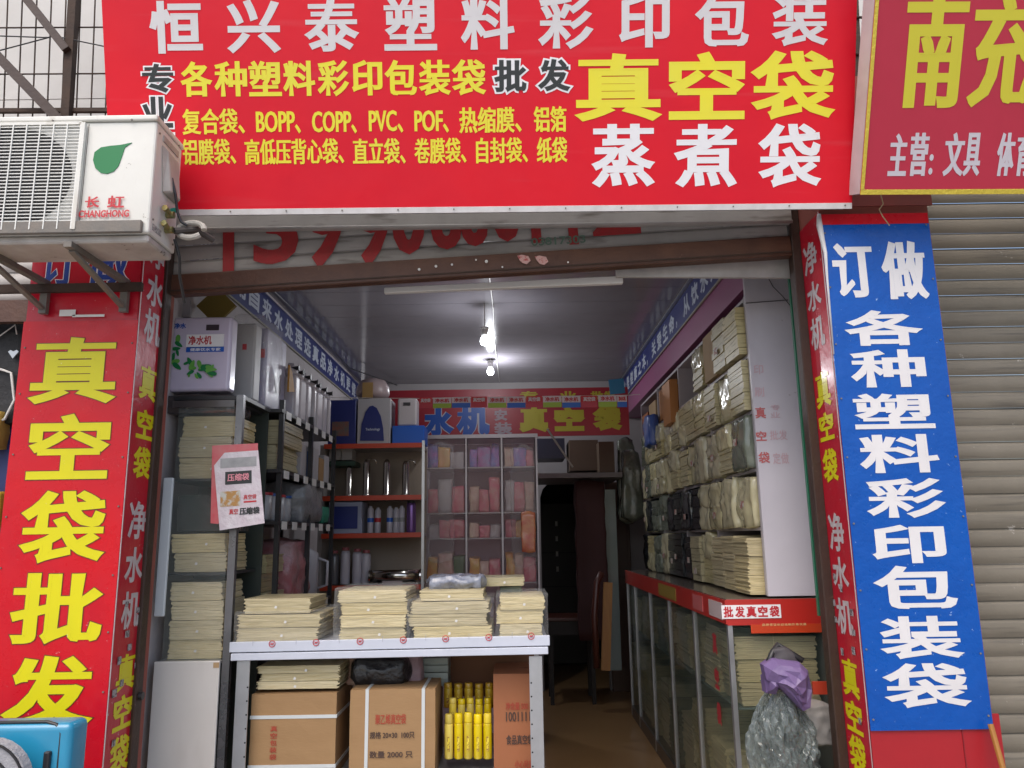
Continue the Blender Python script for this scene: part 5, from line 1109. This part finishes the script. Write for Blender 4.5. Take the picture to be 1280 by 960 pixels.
# cartons among them, tucked on the top shelf
z5 = lev[4]
carton(RX-.02, 4.22, z5+.001, 1.40, 4.49, z5+.275, 'plain brown carton on the top right shelf near the street', card_l)
carton(RX-.06, 5.33, z5-.10, 1.163, 5.60, z5+.20, 'orange brown taped carton hanging out from the upper right shelf', card_o)
carton(RX-.01, 5.66, z5+.001, 1.40, 5.98, z5+.23, 'orange brown carton on the top right shelf, third bay', card_o)
carton(RX-.01, 6.15, z5+.001, 1.40, 6.45, z5+.20, 'dull brown carton on the top right shelf, farthest bay', card_l)
carton(RX-.01, 6.52, z5+.001, 1.40, 6.80, z5+.16, 'small reddish carton at the far end of the top right shelf', card_r)
single('blue_bag', B().crumple(RX-.10, 6.0, lev[3]+.1, RX-.02, 6.25, lev[3]+.34, amp=.01, n=8, sc=9, rnd=.3), mat('blue_poly', (.05, .10, .34), .3, coat=.4), 'blue plastic bag hanging from the far part of the right shelves', 'bag', smooth=True)
# ------------------------------------------------------------------ COUNTER
QX, QY0, QY1, QZ = .965, 3.66, 6.9, 1.205
ct = thing('glass_counter', 'long glass display counter with a red top band on the right side', 'counter', (1.2, 5.2, 0))
part(ct, 'top', B().box(QX, QY0, QZ-.012, 1.435, QY1, QZ), mat('counter_top_glass', (.16, .13, .11), .15, coat=.3))
part(ct, 'front_band', B().box(QX-.004, QY0-.008, QZ-.115, 1.44, QY0-.001, QZ-.002), red_edge)
part(ct, 'front_band_lower', B().box(QX+.10, QY0-.011, QZ-.150, 1.44, QY0-.0085, QZ-.112), mat('band_orange_red', (.52, .05, .012), .4))
part(ct, 'side_band', B().box(QX-.010, QY0-.008, QZ-.11, QX-.0045, QY1, QZ-.004), red_edge)
for k_, (ya, yb_, m_) in enumerate(((3.70, 3.95, ink_bright), (4.08, 4.3, MATS['faint_red']), (4.75, 5.3, mat('olive_label', (.30, .2, .03), .5)))):
    part(ct, 'side_label', B().box(QX-.013, ya, QZ-.095, QX-.0105, yb_, QZ-.02), m_ if k_ != 0 else mat('label_pale', (.5, .40, .40), .5))
CS = Surf((QX, QY0-.009, QZ-.115), (1, 0, 0), (0, 0, 1))
def cl(txt, rc, m, r, z=.003):
    o = letter(ct, [(c, rc[0]+(rc[2]-rc[0])*(i+.08)/len(txt), rc[1], rc[0]+(rc[2]-rc[0])*(i+.92)/len(txt), rc[3]) for i, c in enumerate(txt)], m, r, z); o.matrix_local = Matrix.Translation(-Vector(ct.location)) @ CS.mw()
rc = CS.rect(902, 756, 976, 773); o = flat(ct, 'white_label', rc[0], rc[1], rc[2], rc[3], ink_bright, .0005, .002); o.matrix_local = Matrix.Translation(-Vector(ct.location)) @ CS.mw()
cl('批发真空袋', (rc[0]+.004, rc[1]+.006, rc[2]-.004, rc[3]-.006), ink_red, .0018)
rc = CS.rect(952, 779, 1008, 782); cl('品质保证欢迎选购价格优惠', rc, mat('band_text', (.7, .45, .2), .5), .0003, .003)
for y in (3.66, 4.36, 5.06, 5.76, 6.46, 6.88):
    part(ct, 'upright', B().box(QX-.001, y, .02, QX+.020, y+.028, QZ-.116), alu)
part(ct, 'upright', B().box(1.405, 3.655, .02, 1.432, 3.675, QZ-.152), alu)
part(ct, 'kickboard', B().box(QX, 3.68, .0, 1.43, 6.88, .10), dk)
part(ct, 'back_panel', B().box(1.40, 3.69, .1, 1.41, 6.88, 1.08), mat('counter_back', (.10, .10, .09), .6))
for k_ in range(5):
    y = 3.69+.70*k_; part(ct, 'side_glass', B().box(QX+.006, y, .11, QX+.010, y+.668 if k_ < 4 else 6.87, QZ-.117), glass_f)
    part(ct, 'inner_shelf', B().box(QX+.03, y+.01, .72, 1.395, y+.66 if k_ < 4 else 6.86, .728), mat('inner_shelf_glass', (.12, .15, .13), .2))
for k_, (xa, xb) in enumerate(((QX+.022, 1.165), (1.17, 1.40))):
    part(ct, 'front_glass', B().box(xa, QY0+.004, .11, xb, QY0+.007, QZ-.117), glass_f)
QS = Surf((QX-.001, 4.30, .6), (0, -1, 0), (0, 0, 1))
rng = random.Random(77)
for k_ in range(5):
    for s_ in range(2):
        for l, z in ((0, .73), (1, .11)):
            y = 3.71+.70*k_+s_*.32; hh = rng.uniform(.24, .32) if l == 0 else rng.uniform(.3, .5); m_ = rng.choice([beige_d, beige_d, wrap_g, wrap_b])
            if k_ == 0: m_ = beige_d
            stack(QX+.04, y, z, 1.38, y+.30, z+hh, f"{'olive' if m_ is wrap_g else 'beige'} bag pile, {'upper' if l == 0 else 'lower'} shelf of glass counter, {['first', 'second', 'third', 'fourth', 'last'][k_]} section, {'near' if s_ == 0 else 'far'} half", 3, m_, 'bag piles inside the glass counter', glints=False)
# red writing on the side glass
o = letter(ct, [(c, .05, v, .13, v+.1) for c, v in (('真', .38), ('空', .22), ('袋', .06), )], mat('glass_red', (.35, .02, .03), .5), .006, .003); o.matrix_local = Matrix.Translation(-Vector(ct.location)) @ Surf((QX-.0015, 4.0, .55), (0, -1, 0), (0, 0, 1)).mw()
# bags hanging at the counter's street end
zt4 = at(970, 850, 3.5).z
t = thing('hanging_bags', 'bunch of silvery grey plastic bags hanging at the street end of the counter', 'plastic bags', at(975, 960, 3.5))
def pleat(c, H, W, D, seed, nt=56, nz=34):
    b = B(); rings = []
    for iz in range(nz+1):
        f = iz/nz; r = (.10+.90*min(1, (f*2.6)**.8))*(1-.25*max(0, f-.55)/.45); ring = []
        for k_ in range(nt):
            a_ = 2*math.pi*k_/nt; p_ = Vector((math.cos(a_)*2.4, math.sin(a_)*2.4, f*2.2+seed))
            rg = 1-abs(noise.noise(p_*1.5))*2.6; rg2 = 1-abs(noise.noise(Vector((p_.x*3, p_.y*3, p_.z*3.2+7))))*2.6; n3 = noise.noise(p_*9)
            q_ = r*(1+.20*rg+.11*rg2+.05*n3)
            ring.append(b.b.verts.new((c[0]+math.cos(a_)*W*q_+.02*noise.noise(Vector((f*3, seed, 1))), c[1]+math.sin(a_)*D*q_, c[2]-H*f+.012*n3)))
        rings.append(ring)
    for r0_, r1_ in zip(rings, rings[1:]):
        for k_ in range(nt): b.b.faces.new((r0_[k_], r0_[(k_+1) % nt], r1_[(k_+1) % nt], r1_[k_]))
    b.b.faces.new(rings[-1]); return b
for (px_, py_, wpx, hh_, Y, sd_) in ((958, 868, 27, .44, 3.46, 3), (988, 862, 24, .40, 3.42, 11), (972, 858, 22, .34, 3.38, 19), (1000, 905, 20, .26, 3.40, 27)):
    c_ = at(px_, py_, Y); W3 = wpx*3.2/965
    part(t, 'bag', pleat(c_, hh_, W3*.9, .07, sd_), silver_bag)
    part(t, 'knot', B().tube([c_+Vector((0, 0, .0)), c_+Vector((.004, 0, .03)), c_+Vector((-.01, .01, .06))], [.012, .007, .014], 7), silver_bag)
t = thing('hanging_bags', 'single pale clear bag slumped right of the silvery bunch', 'plastic bags', at(1022, 930, 3.42))
part(t, 'bag', B().crumple(*pb(1004, 882, 1046, 932, 3.42, .08), amp=.016, n=16, sc=11, seed=31, rnd=.35, taper=.2), mat('pale_bag', (.42, .40, .38), .25, alpha=.6, bump=1, bs=12, coat=.4), smooth=True)
pbg = thing('purple_bag', 'folded purple bag draped over the silvery plastic bags', 'bag', at(985, 880, 3.4))
PB = [(955, 832), (968, 824), (1000, 828), (1010, 838), (1014, 862), (1012, 884), (1004, 889), (992, 876), (978, 862), (958, 850)]
def drape(pts, Y, m, nm, amp=.02, seed=0):
    b = B(); c = at(sum(p[0] for p in pts)/len(pts), sum(p[1] for p in pts)/len(pts), Y)
    q = [at(*p, Y) for p in pts]; rings = []
    for s_ in (1, .8, .6, .35):
        rings.append([b.b.verts.new(Vector((c.x+(p.x-c.x)*s_, Y-.05*(1-s_*s_)-amp*noise.noise(Vector((p.x*14*s_, p.z*14, seed))), c.z+(p.z-c.z)*s_))) for p in q])
    ct_ = b.b.verts.new((c.x, Y-.055, c.z)); n_ = len(q)
    for r_, s2 in zip(rings, rings[1:]):
        for i in range(n_): b.b.faces.new((r_[i], r_[(i+1) % n_], s2[(i+1) % n_], s2[i]))
    for i in range(n_): b.b.faces.new((rings[-1][i], rings[-1][(i+1) % n_], ct_))
    bk_ = [b.b.verts.new(v.co+Vector((0, .05, 0))) for v in rings[0]]
    for i in range(n_): b.b.faces.new((rings[0][(i+1) % n_], rings[0][i], bk_[i], bk_[(i+1) % n_]))
    b.b.faces.new(bk_)
    return part(pbg, nm, b, m)
drape(PB, 3.30, purple_bag, 'body', .03, 1); drape([(955, 846), (966, 838), (975, 856), (970, 868), (957, 866)], 3.33, purple_bag, 'fold', .02, 4)
part(pbg, 'strap', B().tube([at(957, 836, 3.33), at(966, 815, 3.36), at(972, 806, 3.38), at(982, 812, 3.37), at(1004, 826, 3.33)], .012, 8), rackblack, smooth=True)
part(pbg, 'mesh_pocket', B().crumple(*pb(961, 812, 1000, 832, 3.34, .04), amp=.01, n=6, sc=12, rnd=.4, taper=.5), mat('dark_mesh', (.05, .045, .05), .6), smooth=True)
part(pbg, 'red_tag', B().box(*pb(1016, 852, 1036, 868, 3.46, .01)), mat('tag_red', (.5, .05, .02), .5))
